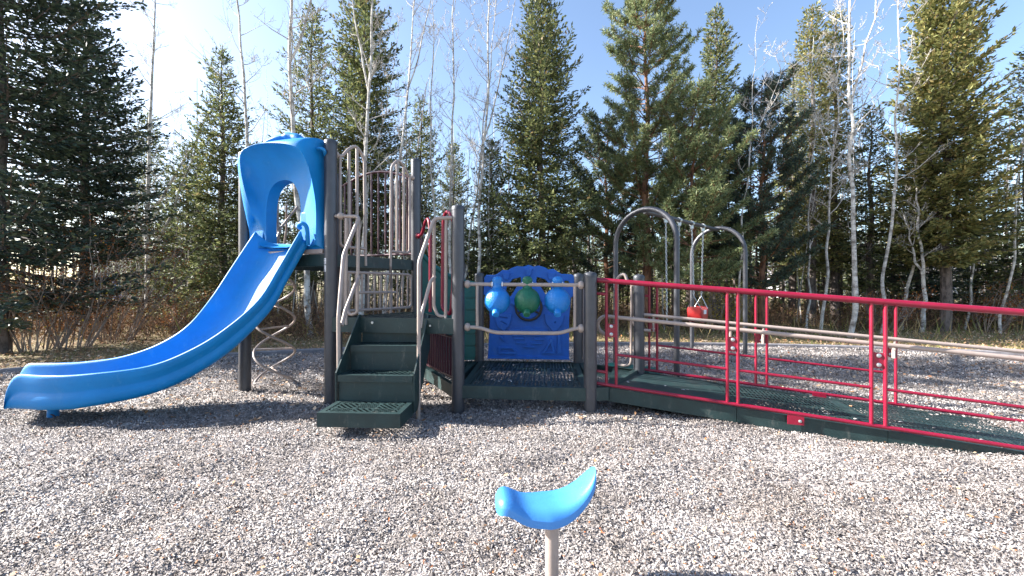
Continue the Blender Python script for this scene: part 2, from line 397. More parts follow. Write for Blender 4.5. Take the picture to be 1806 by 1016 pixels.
def kites(Pb, d, s, L, Wd, mid=.45):
    """kite shaped leaves / needle sprays: base, direction, side, length, width"""
    L = L[:, None]; Wd = Wd[:, None]
    v = np.stack([Pb, Pb + d * L * mid + s * Wd / 2, Pb + d * L, Pb + d * L * mid - s * Wd / 2], 1)
    n = len(Pb); return v.reshape(-1, 3), np.arange(n * 4).reshape(-1, 4)
def nrm(a): return a / np.maximum(np.linalg.norm(a, axis=-1, keepdims=True), 1e-9)
def rdir(n): return nrm(rng.normal(size=(n, 3)))

def leaves():
    n = 48000
    y = 5.2 + 12 * rng.random(n) ** 1.3; x = rng.uniform(-1.45, 1.45, n) * y
    k = bed_r(x, y) > .97; x, y = x[k], y[k]
    n2 = 4200; y2 = rng.uniform(1.5, 7, n2) ; x2 = rng.uniform(-1.3, 1.3, n2) * y2
    k2 = rng.random(n2) < .10 + .9 * np.clip((y2 - 2.6) / 3.5, 0, 1); x2, y2 = x2[k2], y2[k2]
    z = np.concatenate([np.full(len(x), -.045) + rng.uniform(0, .03, len(x)), ground_h(x2, y2) + .014])
    x = np.concatenate([x, x2]); y = np.concatenate([y, y2]); n = len(x)
    d = rdir(n); d[:, 2] = np.abs(d[:, 2]) * .3; d = nrm(d); s = nrm(np.cross(d, rdir(n) * .4 + [0, 0, 1]))
    V, Fq = kites(np.stack([x, y, z], 1), d, s, rng.uniform(.03, .06, n) * np.where(y > 8, 1.3, np.where(y < 3.5, .6, 1)), rng.uniform(.022, .045, n) * np.where(y < 3.5, .5, 1))
    m = island_mat("leaf_litter", [(0, (.15, .08, .04)), (.35, (.33, .19, .10)), (.65, (.52, .36, .23)), (.9, (.66, .52, .38)), (1, (.55, .20, .06))], .8, .1)
    tag(npmesh("fallen_leaves", V, Fq, m), "dry brown and orange leaves lying on grass and chips", "leaves", kind="stuff")
leaves()

def blades():
    n = 42000
    y = rng.uniform(6.5, 15, n); x = rng.uniform(-1.42, 1.42, n) * y
    k = (bed_r(x, y) > 1.012) & ((x > -2) | (rng.random(n) < .35)); x, y = x[k], y[k]; n = len(x)
    tall = (rng.random(n) < .05) & (y > 9)
    d = np.stack([rng.normal(0, .35, n), rng.normal(0, .35, n), np.ones(n)], 1); d = nrm(d); s = nrm(np.cross(d, rdir(n)))
    L = np.where(tall, rng.uniform(.25, .75, n), rng.uniform(.03, .09, n))
    V, Fq = kites(np.stack([x, y, np.full(n, -.06)], 1), d, s, L, np.where(tall, .014, .012) * rng.uniform(.7, 1.4, n), .3)
    m = island_mat("grass_blades", [(0, (.10, .13, .03)), (.45, (.20, .21, .06)), (.6, (.36, .28, .13)), (1, (.52, .40, .22))], .7, .2)
    tag(npmesh("grass", V, Fq, m), "short green and straw coloured grass along the wood edge", "grass", kind="stuff")
blades()

def undergrowth():
    n = 21000
    y = rng.uniform(8.6, 19, n); x = rng.uniform(-1.42, 1.42, n) * y
    edge = np.where(x < -3, 8.6, 10.9) ; k = y > edge + rng.uniform(0, .9, n)
    dens = .5 + .5 * np.sin(x * 1.3 + 2) * np.sin(y * 1.1 + x * .4)
    path = (np.abs(x + .74 * y) < .55) & (y > 8)     # the worn gap through the trees on the left
    k &= (rng.random(n) < .35 + .65 * dens) & ~path
    x, y = x[k], y[k]; n = len(x)
    z = np.full(n, -.06); d = nrm(np.stack([rng.normal(0, .7, n), rng.normal(0, .7, n), np.ones(n)], 1))
    L = rng.uniform(.25, .95, n) * np.where(rng.random(n) < .15, 1.7, 1) * np.where(x < -4, 1.15, .9)
    s = nrm(np.cross(d, rdir(n)))
    V1, F1 = kites(np.stack([x, y, z], 1), d, s, L, rng.uniform(.008, .018, n), .2)
    # side twigs and clinging dead leaves
    m = 7; B = np.repeat(np.stack([x, y, z], 1), m, 0) + np.repeat(d * L[:, None], m, 0) * rng.uniform(.25, 1, n * m)[:, None]
    d2 = nrm(np.repeat(d, m, 0) + rdir(n * m) * .9); L2 = rng.uniform(.08, .32, n * m)
    V2, F2 = kites(B, d2, nrm(np.cross(d2, rdir(n * m))), L2, rng.uniform(.005, .011, n * m), .2)
    lf = rng.random(n * m) < .75
    B3 = B[lf] + d2[lf] * L2[lf][:, None] * rng.uniform(.2, 1, lf.sum())[:, None]; q = len(B3); d3 = rdir(q)
    V3, F3 = kites(B3, d3, nrm(np.cross(d3, rdir(q))), rng.uniform(.03, .06, q), rng.uniform(.02, .045, q), .5)
    V = np.concatenate([V1, V2, V3]); Fq = np.concatenate([F1, F2 + len(V1), F3 + len(V1) + len(V2)])
    mt = island_mat("brush", [(0, (.05, .032, .024)), (.35, (.12, .075, .05)), (.7, (.25, .14, .08)), (.93, (.42, .25, .14)), (.97, (.30, .24, .06)), (1, (.32, .32, .06))], .8, .1)
    tag(npmesh("undergrowth", V, Fq, mt), "tangle of brown dead stems and leaves below the trees", "undergrowth", kind="stuff")
undergrowth()

# edging that holds the chips
def edging():
    t = MB(); pts = []
    for k in range(0, 181, 2):
        a = R(k)
        pts.append(Vector((CX + RX * 1.005 * math.cos(a), CY + RY * 1.005 * math.sin(a), -.005)))
    rows = []
    for i, p in enumerate(pts):
        q = pts[min(i + 1, len(pts) - 1)] - pts[max(i - 1, 0)]; nn = Vector((q.y, -q.x, 0)).normalized()
        rows.append([p - nn * .05 + Vector((0, 0, -.06)), p - nn * .05 + Vector((0, 0, .045)), p - nn * .035 + Vector((0, 0, .06)), p + nn * .035 + Vector((0, 0, .06)), p + nn * .05 + Vector((0, 0, .045)), p + nn * .05 + Vector((0, 0, -.06))])
    t.grid(rows)
    o = t.build("playground_edging", M_kerb)
    tag(o, "low grey rounded edging curving round the far side of the chip bed", "edging")
edging()

# ------------------------------------------------------------------ trees
def trunk_mesh(pts, rad, n=8):
    t = MB(); t.tube(pts, rad, n=n, cap=True); return t

def conifer(name, px, D, H, Rm, z0, label, kind="spruce", dens=1.0, fm=None, lean=0.0, seed=0, clump=1.0, sparse_top=0.0, droop=.35, profile=.75):
    global rng
    rng = np.random.default_rng(1000 + seed); rd = random.Random(seed)
    x0 = (px - 903) / 700 * D
    root = empty(name, (x0, D, -.06), label, "tree", "evergreen trees at the edge of the wood")
    n = 12; pts = [Vector((x0 + lean * (k / n) * H * .1 + .04 * math.sin(k * 1.3 + seed) * (k > 0), D + .03 * math.sin(k * 1.7 + seed), -.12 + (H + .12) * k / n)) for k in range(n + 1)]
    r0 = .012 * H + .02
    trunk_mesh(pts, [max(.012, r0 * (1 - .93 * k / n)) for k in range(n + 1)]).build("trunk", M_barkP if kind == "pine" else M_barkS, root)
    def ax(z):
        f = min(max(z / H, 0), 1) * n; i = min(int(f), n - 1); return pts[i].lerp(pts[i + 1], f - i)
    limbs = MB(); Bp = []; Dp = []; Lp = []; Wp = []
    z = z0; ph = rd.random() * 6
    step = (.155 if kind == "spruce" else .34) / dens ** .5
    while z < H - .12:
        t = (z - z0) / (H - z0)
        env = 1.14 * Rm * ((1 - t) ** profile) * (1 if t > .12 else .72 + t * 2.3)
        nb = (7 if kind == "spruce" else 6)
        if rd.random() < .12: env *= .55
        for b in range(nb):
            if rd.random() > .62 + .38 * dens * (1 - sparse_top * t): continue
            ph += 2.4 + rd.uniform(-.4, .4)
            L = env * rd.uniform(.62, 1.18) + .10
            zz = z + rd.uniform(-.1, .1)
            a = ax(zz); hd = Vector((math.cos(ph), math.sin(ph), 0))
            if kind == "spruce": up = .35 * t * t * 2 - droop * (1 - t) + rd.uniform(-.12, .12); curl = .22
            else: up = .08 + .55 * t + rd.uniform(-.2, .2); curl = .20
            bp = []
            for k in range(7):
                s = k / 6
                bp.append(a + hd * (L * s) + Vector((0, 0, L * (up * s + curl * s * s * (1.6 if s > .5 else 1)))) + Vector((-hd.y, hd.x, 0)) * (.06 * L * math.sin(s * 3 + ph)))
            limbs.tube([bp[0], bp[3], bp[6]], [max(.006, .011 * L + .004), .008 * L + .003, .003], n=3, cap=False)
            side = Vector((-hd.y, hd.x, 0))
            if kind == "spruce":
                m = max(3, int(L / (.075 / dens ** .3)))
                for k in range(m):
                    s = .14 + .86 * (k + rd.random()) / m
                    i = min(int(s * 6), 5); p = bp[i].lerp(bp[i + 1], s * 6 - i); tg = (bp[i + 1] - bp[i]).normalized()
                    tl = (.30 * (1 - s) + .10) * min(1.3, .55 + L * .45)
                    for sg in (-1, 1):
                        td = (tg * .75 + side * sg * rd.uniform(.5, .95) + Vector((0, 0, rd.uniform(-.35, .12)))).normalized()
                        nk = max(1, int(tl / .062))
                        for j in range(nk):
                            Bp.append(p + td * (tl * j / nk)); Dp.append(td); Lp.append(rd.uniform(.085, .135) * clump); Wp.append(rd.uniform(.036, .062) * clump)
                    if s > .8: Bp.append(p); Dp.append(tg); Lp.append(.14 * clump); Wp.append(.05 * clump)
            else:
                m = max(3, int(L / .17 * dens))
                for k in range(m):
                    s = .38 + .62 * (k + rd.random()) / m
                    i = min(int(s * 6), 5); p = bp[i].lerp(bp[i + 1], s * 6 - i); tg = (bp[i + 1] - bp[i]).normalized()
                    for sg in (-1, 0, 1):
                        td = (tg * .8 + side * sg * rd.uniform(.5, 1) + Vector((0, 0, rd.uniform(.0, .6)))).normalized()
                        tl = rd.uniform(.12, .34) * (1.1 - .4 * s); q = p + td * tl
                        limbs.tube([p, q], [.006, .004], n=3, cap=False)
                        for j in range(20):
                            rv = Vector((rd.gauss(0, 1), rd.gauss(0, 1), rd.gauss(0, 1))).normalized()
                            dd = (td * .75 + rv).normalized()
                            Bp.append(q - td * rd.uniform(0, .13)); Dp.append(dd); Lp.append(rd.uniform(.08, .14) * clump); Wp.append(rd.uniform(.015, .026) * clump)
        z += step * rd.uniform(.75, 1.3)
    if kind == "spruce":
        tip = ax(H)
        for k in range(14):
            Bp.append(tip - Vector((0, 0, .03 * k))); Dp.append(Vector((rd.uniform(-.8, .8), rd.uniform(-.8, .8), 1)).normalized()); Lp.append(.14); Wp.append(.035)
    # bare dead stubs below the crown
    zz = .5
    while zz < z0:
        a = ax(zz); ph += 2.2; L = rd.uniform(.2, .7); hd = Vector((math.cos(ph), math.sin(ph), rd.uniform(-.25, .15)))
        limbs.tube([a, a + hd * L * .5 + Vector((0, 0, -.03)), a + hd * L], [.009, .006, .003], n=3, cap=False); zz += rd.uniform(.08, .25)
    B = np.array([tuple(p) for p in Bp]); d = np.array([tuple(p) for p in Dp]); L = np.array(Lp); Wd = np.array(Wp); k = len(B)
    d = nrm(d + rng.normal(0, .34, (k, 3))); B = B + rng.normal(0, .02, (k, 3))
    s = nrm(np.cross(d, rdir(k) * (.6 if kind == "spruce" else 1) + [0, 0, .75 if kind == "spruce" else 0]))
    V, Fq = kites(B, d, s, L, Wd)
    limbs.build("branches", M_barkP if kind == "pine" else M_barkS, root)
    npmesh("crown", V, Fq, fm or (M_fP if kind == "pine" else M_fS), root)
    return root

def aspen(px, D, H, label, r0=.05, lean=0., wob=.12, fork=None, low=.3, nb=26, seed=0, dead=False):
    rd = random.Random(500 + seed); x0 = (px - 903) / 700 * D
    root = empty("aspen_tree", (x0, D, -.06), label, "tree", "bare pale aspens among the evergreens")
    n = 16; pts = []; wx = wy = 0
    for k in range(n + 1):
        wx += rd.gauss(0, wob * .28); wy += rd.gauss(0, wob * .28)
        pts.append(Vector((x0 + wx * (k > 0) + lean * k / n, D + wy * (k > 0), -.12 + (H + .12) * k / n)))
    pts2 = catmull(pts, 3); N = len(pts2)
    rad = [max(.006, r0 * (1 - .88 * (k / (N - 1)) ** .9)) for k in range(N)]
    t = MB(); t.tube(pts2, rad, n=8, cap=True); 
    cr = MB()
    def limb(p, d, L, r, dep):
        q = [p]; dd = d.copy(); m = 5
        for k in range(m):
            dd = (dd + Vector((rd.gauss(0, .13), rd.gauss(0, .13), .10 + rd.gauss(0, .05)))).normalized(); q.append(q[-1] + dd * L / m)
        cr.tube(q, [max(.0028, r * (1 - .8 * k / m)) for k in range(m + 1)], n=4 if dep < 2 else 3, cap=False)
        if dep < 3:
            for j in range({0: 7, 1: 5, 2: 3}[dep]):
                s = rd.uniform(.2, 1); i = min(int(s * m), m - 1); b = q[i].lerp(q[i + 1], s * m - i)
                h = Vector((rd.gauss(0, 1), rd.gauss(0, 1), rd.gauss(0, .4))).normalized()
                limb(b, (dd * .7 + h * .75).normalized(), L * rd.uniform(.22, .45), r * .45, dep + 1)
    if fork:
        for (zf, dx, Lf) in fork:
            i = int(zf / H * (N - 1)); limb2 = [pts2[i]]
            for k in range(1, 9): limb2.append(pts2[i] + Vector((dx * (k / 8) ** .8, rd.gauss(0, .05), Lf * k / 8)))
            t.tube(limb2, [rad[i] * .75 * (1 - .8 * k / 8) + .003 for k in range(9)], n=7, cap=False)
            for j in range(9):
                b = limb2[rd.randint(2, 8)]; h = Vector((rd.gauss(0, 1), rd.gauss(0, 1), .5)).normalized()
                limb(b, h, rd.uniform(.4, .9), .009, 1)
    for j in range(nb):
        f = low + (1 - low) * (j + rd.random()) / nb; i = min(int(f * (N - 1)), N - 2)
        a = rd.uniform(0, 2 * math.pi); e = rd.uniform(.35, 1.1)
        d = Vector((math.cos(a), math.sin(a), e)).normalized()
        L = rd.uniform(.5, 1.35) * (1.15 - .75 * f) * (H / 10) + .2
        limb(pts2[i], d, L, rad[i] * .34 + .003, 0 if rd.random() < .45 else 1)
    t.build("trunk", M_barkA, root); cr.build("branches", M_twigA, root, smooth=False)
    return root

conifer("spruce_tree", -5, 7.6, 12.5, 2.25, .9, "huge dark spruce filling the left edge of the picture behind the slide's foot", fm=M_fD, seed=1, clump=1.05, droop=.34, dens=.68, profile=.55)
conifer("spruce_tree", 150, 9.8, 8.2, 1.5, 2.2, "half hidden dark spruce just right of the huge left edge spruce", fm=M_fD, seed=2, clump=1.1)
conifer("spruce_tree", 262, 15.0, 7.8, 1.3, 1.4, "slim thin topped spruce behind the forked aspen on the left", seed=3, dens=.8, sparse_top=.4)
conifer("spruce_tree", 392, 12.0, 8.4, 1.75, .3, "spruce clothed to the ground directly left of the blue slide hood", seed=4, dens=1.0, sparse_top=.35, profile=.85)
conifer("spruce_tree", 550, 13.2, 10.6, 1.75, 1.6, "open airy spruce rising straight above the blue slide hood", seed=5, dens=.62, sparse_top=.2)
conifer("spruce_tree", 642, 12.3, 10.6, 1.45, 2.6, "tall dense spruce above the tan tower guard loops", seed=6, dens=1.15, profile=.5)
conifer("spruce_tree", 742, 14.3, 8.0, 1.3, 1.2, "middling spruce right of the tower's back post", seed=7, dens=.85, sparse_top=.3)
conifer("spruce_tree", 800, 15.5, 6.9, 1.1, .9, "small pointed spruce behind the stair handrail's red hooks", seed=8, dens=.85)
conifer("spruce_tree", 955, 11.4, 9.7, 1.6, 1.4, "tall full spruce standing behind the blue play panel", seed=9, dens=1.1, profile=.55)
conifer("spruce_tree", 868, 12.6, 5.8, 1.15, .8, "shorter spruce against the left flank of the tall one behind the play panel", seed=10)
conifer("pine_tree", 1140, 11.8, 10.4, 1.55, 1.9, "tall bright pine with orange limbs above the near swing arch", "pine", seed=11, dens=1.25, profile=.42, clump=1.12)
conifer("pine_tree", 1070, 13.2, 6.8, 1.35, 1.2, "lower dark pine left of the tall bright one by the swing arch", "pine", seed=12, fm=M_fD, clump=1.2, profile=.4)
conifer("spruce_tree", 1262, 13.2, 10.5, 1.3, 2.5, "pointed spruce rising above the swing beam", seed=13, dens=.95)
conifer("pine_tree", 1222, 10.8, 6.3, 1.5, 1.4, "yellow green young pine over the swing beam", "pine", seed=14, dens=1.2, clump=1.1, profile=.45)
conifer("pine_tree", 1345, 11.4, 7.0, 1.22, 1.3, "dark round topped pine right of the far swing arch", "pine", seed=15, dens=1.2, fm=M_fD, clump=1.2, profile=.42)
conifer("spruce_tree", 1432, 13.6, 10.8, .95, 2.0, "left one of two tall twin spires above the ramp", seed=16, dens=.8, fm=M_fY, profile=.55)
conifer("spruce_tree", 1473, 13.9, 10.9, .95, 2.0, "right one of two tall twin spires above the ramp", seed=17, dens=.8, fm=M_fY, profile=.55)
conifer("spruce_tree", 1397, 14.6, 9.3, .85, 2.2, "thin shorter spruce at the left shoulder of the twin spires", seed=18, dens=.65)
conifer("spruce_tree", 1535, 13.0, 7.2, 1.0, 1.3, "open spruce of middle height between twin spires and big bright spruce", seed=19, dens=.75)
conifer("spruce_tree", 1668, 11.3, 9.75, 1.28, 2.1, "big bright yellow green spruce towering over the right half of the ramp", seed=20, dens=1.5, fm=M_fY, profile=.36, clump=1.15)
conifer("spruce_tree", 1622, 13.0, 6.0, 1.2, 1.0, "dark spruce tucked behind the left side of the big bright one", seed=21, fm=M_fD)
conifer("spruce_tree", 1812, 11.6, 8.3, 1.0, 1.1, "thin ragged spruce cut by the right edge of the picture", seed=22, dens=.6)
conifer("spruce_tree", 1745, 12.6, 4.0, 1.2, .3, "low bushy spruce right of the big bright one's trunk", seed=23)
conifer("spruce_tree", 330, 14.5, 6.2, 1.4, .3, "low spreading spruce between the forked aspen and the left post", seed=24)

aspens = [
 (263, 12.6, 12.5, "forked white aspen with several rising limbs left of the slide", .075, .4, .12, [(3.0, -1.0, 5.0), (3.8, 2.1, 3.4), (2.2, 1.8, 4.5)], .25, 22),
 (222, 14.5, 10.0, "slim straight aspen close left of the forked one", .045, .1, .1, None, .3, 18),
 (110, 11.5, 10.5, "grey aspen stem showing through the huge dark spruce", .05, .1, .1, None, .35, 14),
 (437, 11.0, 12.5, "crooked pale aspen right behind the tower's left post", .065, .25, .22, None, .45, 18),
 (548, 10.4, 13.5, "thick white aspen with a high fork above the blue slide hood", .085, -.5, .16, [(7.2, 1.1, 3.6)], .4, 20),
 (632, 10.6, 12.0, "stout grey aspen standing above the left tower guard loop", .08, .3, .12, [(6.5, -.5, 3.0)], .35, 22),
 (606, 11.6, 9.0, "thin aspen leaning right behind the tower loops", .035, 1.6, .14, None, .3, 14),
 (675, 11.0, 12.0, "slender aspen forking high above the right tower guard loop", .055, .9, .14, [(6.8, .8, 3.4)], .35, 22),
 (772, 12.0, 12.0, "leftmost stem of the aspen cluster right of the tower", .04, -.1, .12, None, .25, 22),
 (790, 11.5, 12.2, "dark footed aspen in the middle of the cluster right of the tower", .05, .5, .14, None, .25, 24),
 (812, 12.5, 11.5, "leaning aspen at the right of the cluster beside the tower", .042, 1.2, .14, None, .25, 22),
 (838, 11.2, 12.5, "tall white aspen midway between tower and tall full spruce", .055, .5, .12, [(5.5, .9, 4.0)], .25, 26),
 (866, 12.0, 8.0, "short thin aspen against the tall full spruce's left side", .03, -.3, .16, None, .25, 16),
 (1302, 10.9, 8.3, "dead bleached aspen rising in front of the dark pine", .032, .3, .2, [(5.2, .9, 2.0)], .5, 10),
 (1172, 12.0, 9.2, "faint thin aspen among the bright pine's needles", .03, .0, .12, None, .5, 10),
 (1422, 11.6, 8.6, "white crooked aspen in front of the left twin spire", .032, .3, .2, [(5.5, -.6, 2.0)], .3, 18),
 (1447, 11.2, 9.4, "brightest white aspen dividing in a wide fork before the twin spires", .042, .4, .14, [(4.6, 1.4, 3.0), (5.0, -.8, 2.6)], .3, 20),
 (1498, 10.2, 12.5, "thick grey aspen right of the twin spires", .062, .0, .14, [(6.0, 1.0, 4.5)], .35, 22),
 (1555, 10.9, 11.8, "winding white aspen left of the big bright spruce", .045, .1, .20, None, .35, 22),
 (1590, 12.0, 5.2, "broken leaning grey aspen under the big bright spruce", .055, .6, .12, None, .5, 8),
 (1625, 11.3, 5.0, "split pale trunk just left of the big bright spruce's trunk", .06, -.1, .12, [(1.6, -.5, 1.8)], .5, 8),
 (1765, 11.0, 8.5, "slim grey aspen leaning right near the right picture edge", .035, .6, .12, None, .35, 18),
 (1700, 11.9, 7.4, "pale aspen stem behind the right flank of the big bright spruce", .035, .6, .14, None, .4, 14),
 (165, 12.3, 8.0, "thin aspen between the two dark left hand spruces", .03, .2, .16, None, .2, 16),
]
for i, (px, D, H, lb, r0, ln, wb, fk, lo, nb) in enumerate(aspens):
    aspen(px, D, H, lb, r0, ln, wb, fk, lo, nb, seed=i)

def shrub(px, D, Hs, label, seed, leafm):
    rd = random.Random(seed); x0 = (px - 903) / 700 * D; rr = np.random.default_rng(seed)
    root = empty("shrub", (x0, D, -.06), label, "shrub")
    st = MB(); tips = []
    for j in range(26):
        a = rd.uniform(0, 6.28); p = Vector((x0 + .25 * math.cos(a), D + .25 * math.sin(a), -.08)); d = Vector((math.cos(a) * .28 + .12, math.sin(a) * .28, 1)).normalized(); L = Hs * rd.uniform(.55, 1.05)
        q = [p]
        for k in range(7):
            d = (d + Vector((rd.gauss(0, .10) + .03, rd.gauss(0, .10), 0))).normalized(); q.append(q[-1] + d * L / 7)
        st.tube(q, [.012 * (1 - .8 * k / 7) + .002 for k in range(8)], n=4, cap=False)
        for k in range(10):
            i = rd.randint(2, 7); b = q[i]; h = (d + Vector((rd.gauss(0, .9), rd.gauss(0, .9), rd.gauss(0, .5)))).normalized(); e = b + h * rd.uniform(.15, .5)
            m_ = (b + e) / 2 + Vector((0, 0, .03)); st.tube([b, m_, e], [.004, .003, .002], n=3, cap=False); tips += [m_, e, e + Vector((rd.gauss(0, .05), rd.gauss(0, .05), rd.gauss(0, .05)))]
    st.build("stems", M_twigB, root, smooth=False)
    B = np.array([tuple(t) for t in tips]); B = np.repeat(B, 2, 0) + rr.normal(0, .05, (len(B) * 2, 3)); k = len(B)
    d = nrm(rr.normal(size=(k, 3))); s = nrm(np.cross(d, rr.normal(size=(k, 3))))
    V, Fq = kites(B, d, s, rr.uniform(.03, .06, k), rr.uniform(.02, .04, k), .5)
    npmesh("leaves", V, Fq, leafm, root)
M_twigB = mat("shrub_twig", (.30, .24, .20), .85, 0, var=.4, vscale=3)
M_leafR = island_mat("rusty_leaves", [(0, (.10, .04, .02)), (.5, (.26, .10, .04)), (.9, (.45, .18, .05)), (1, (.55, .42, .05))], .7, .2)
M_leafY = island_mat("yellow_leaves", [(0, (.20, .15, .03)), (.5, (.42, .30, .05)), (1, (.50, .42, .06))], .7, .25)
shrub(70, 8.0, 2.0, "tangled grey shrub under the huge dark spruce at the left edge", 31, M_leafR)
shrub(130, 8.4, 3.0, "tall arching shrub with rusty leaves behind the slide's lower end", 32, M_leafR)
shrub(205, 9.2, 2.6, "bare arching shrub with few rusty leaves left of the path gap", 33, M_leafR)
shrub(330, 10.5, 1.2, "low rusty shrub right of the path gap", 34, M_leafR)
shrub(1270, 11.4, 1.3, "yellow leaved shrub behind the red bucket swing", 35, M_leafY)
shrub(1745, 11.6, 1.3, "low brown shrub at the foot of the leaning right hand aspen", 36, M_leafR)
shrub(1560, 11.6, 1.2, "low brown shrub at the foot of the winding white aspen", 37, M_leafR)

def far_wood():
    global rng
    rng = np.random.default_rng(77); Bs = []; ds = []; Ls = []; Ws = []; tr = MB()
    for k in range(170):
        D = 15 + 21 * rng.random() ** 1.3; x = (rng.uniform(-1.4, 1.4) if k % 3 else rng.uniform(.1, 1.0)) * D; H = rng.uniform(2.6, 6.4) * (1.0 if x > 0 else .9)
        if -15.5 < x / D * 12.6 < -13: continue
        tr.tube([(x, D, -.1), (x + rng.normal(0, .1), D, H * .95)], [.09, .02], n=5, cap=False)
        m = 700; t = rng.random(m) ** .8; a = rng.uniform(0, 2 * np.pi, m); Rr = (.25 + 1.35 * (1 - t) ** .8) * np.sqrt(rng.random(m)) ; z = .45 + (H - .45) * t
        Bs.append(np.stack([x + Rr * np.cos(a), D + Rr * np.sin(a), z - .2 * Rr], 1)); dd = np.stack([np.cos(a), np.sin(a), rng.normal(-.1, .3, m)], 1); ds.append(nrm(dd))
        Ls.append(rng.uniform(.18, .4, m)); Ws.append(rng.uniform(.05, .12, m))
    for k in range(330):
        D = rng.uniform(13.5, 30); x = rng.uniform(-1.4, 1.4) * D; H = rng.uniform(3, 9)
        tr.tube([(x, D, -.1), (x + rng.normal(0, .15), D, H * .5), (x + rng.normal(0, .3), D, H)], [rng.uniform(.03, .07), .03, .008], n=4, cap=False)
    B = np.concatenate(Bs); d = np.concatenate(ds); n = len(B)
    V, Fq = kites(B, d, nrm(np.cross(d, rdir(n) * .5 + [0, 0, 1])), np.concatenate(Ls), np.concatenate(Ws))
    o = npmesh("far_wood", V, Fq, M_fS); tag(o, "thin mass of small evergreens and poles far behind the first trees", "far wood", kind="stuff")
    b = bpy.data.meshes.new("poles")
    q = tr.build("far_wood_poles", M_barkS); tag(q, "thicket of distant grey poles behind the first trees", "far wood", kind="stuff")
far_wood()
def thicket():
    rd = random.Random(91); tr = MB()
    for k in range(270):
        px = rd.choice((rd.uniform(200, 880), rd.uniform(450, 880), rd.uniform(200, 700), rd.uniform(1380, 1800))); D = rd.uniform(12.2, 19); x = (px - 903) / 700 * D; H = rd.uniform(3.5, 9.5)
        q = [Vector((x, D, -.1))]; ln = rd.gauss(0, .04)
        for j in range(8): q.append(q[-1] + Vector((ln * H / 8 * 3 + rd.gauss(0, .035), rd.gauss(0, .03), H / 8)))
        r0 = rd.uniform(.012, .026); tr.tube(q, [r0 * (1 - .85 * j / 8) + .002 for j in range(9)], n=4, cap=False)
        for j in range(rd.randint(8, 16)):
            i = rd.randint(2, 7); a = rd.uniform(0, 6.28); L = rd.uniform(.3, 1.1) * (1.1 - i / 10); d = Vector((math.cos(a), math.sin(a), rd.uniform(.5, 1.3))).normalized(); b = q[i].lerp(q[i + 1], rd.random())
            e = b + d * L; m_ = (b + e) / 2 + Vector((0, 0, -.04)); tr.tube([b, m_, e], [.007, .005, .002], n=3, cap=False)
            for l in range(3):
                f = b.lerp(e, rd.uniform(.3, .95)); h = (d + Vector((rd.gauss(0, .7), rd.gauss(0, .7), .2))).normalized(); tr.tube([f, f + h * L * .4], [.004, .002], n=3, cap=False)
    o = tr.build("sapling_thicket", M_twigA, smooth=False); tag(o, "thicket of fine pale bare saplings filling the gaps between the trees", "saplings", kind="stuff")
thicket()

# ------------------------------------------------------------------ houses far behind
M_siding = mat("pale_siding", (.72, .72, .76), .7, 0, var=.1, vscale=2); M_roof = mat("grey_roof", (.30, .29, .33), .85, 0, var=.2, vscale=2); M_glass = mat("window_glass", (.06, .08, .10), .1)
M_trim = mat("white_trim", (.8, .8, .8), .6); M_bdoor = mat("blue_door_paint", (.02, .12, .6), .5)
def house(px0, px1, D, hw, hr, label, door, wins):
    xa, xb = (px0 - 903) / 700 * D, (px1 - 903) / 700 * D; cx = (xa + xb) / 2; w = xb - xa; dp = 8.0
    root = empty("house", (cx, D + dp / 2, -.06), label, "house")
    MB().box((cx, D + dp / 2, hw / 2 - .03), (w, dp, hw)).build("wall", M_siding, root, smooth=False)
    rf = MB(); e = .45; z0 = hw - .04
    vs = [(xa - e, D - e, z0), (xb + e, D - e, z0), (xb + e, D + dp + e, z0), (xa - e, D + dp + e, z0), (xa - e, D + dp / 2, z0 + hr), (xb + e, D + dp / 2, z0 + hr)]
    rf.add(vs, [(0, 1, 5, 4), (2, 3, 4, 5), (0, 4, 3), (1, 2, 5), (3, 2, 1, 0)]); rf.build("roof", M_roof, root, smooth=False)
    dx = xa + w * door
    dr = MB().box((dx, D - .04, 1.02), (1.0, .08, 2.05)).build("door", M_bdoor, root, smooth=False)
    MB().sphere((dx + .38, D - .1, 1.0), .05).build("handle", M_steel, dr)
    for wf in wins:
        wx = xa + w * wf
        wn = MB().box((wx, D - .03, 1.65), (1.3, .06, 1.1)).build("window", M_glass, root, smooth=False)
        fr = MB()
        for s in (-1, 1): fr.box((wx + s * .69, D - .05, 1.65), (.09, .10, 1.28)); fr.box((wx, D - .055, 1.65 + s * .59), (1.28, .09, .09))
        fr.box((wx, D - .05, 1.65), (.05, .07, 1.08)); fr.build("frame", M_trim, wn, smooth=False)
house(150, 345, 46, 4.6, 2.6, "pale house with a grey roof glimpsed left of the slide", .3, (.1, .55, .85))
house(1385, 1560, 48, 2.9, 1.7, "long low pale house glimpsed through trunks right of the swings", .8, (.15, .4, .6))
house(1600, 1800, 44, 3.0, 1.6, "pale house with blue door behind the big bright spruce's trunk", .37, (.12, .6, .85))
house(840, 1010, 52, 2.8, 1.8, "small pale house barely visible behind the blue play panel", .5, (.2, .8))

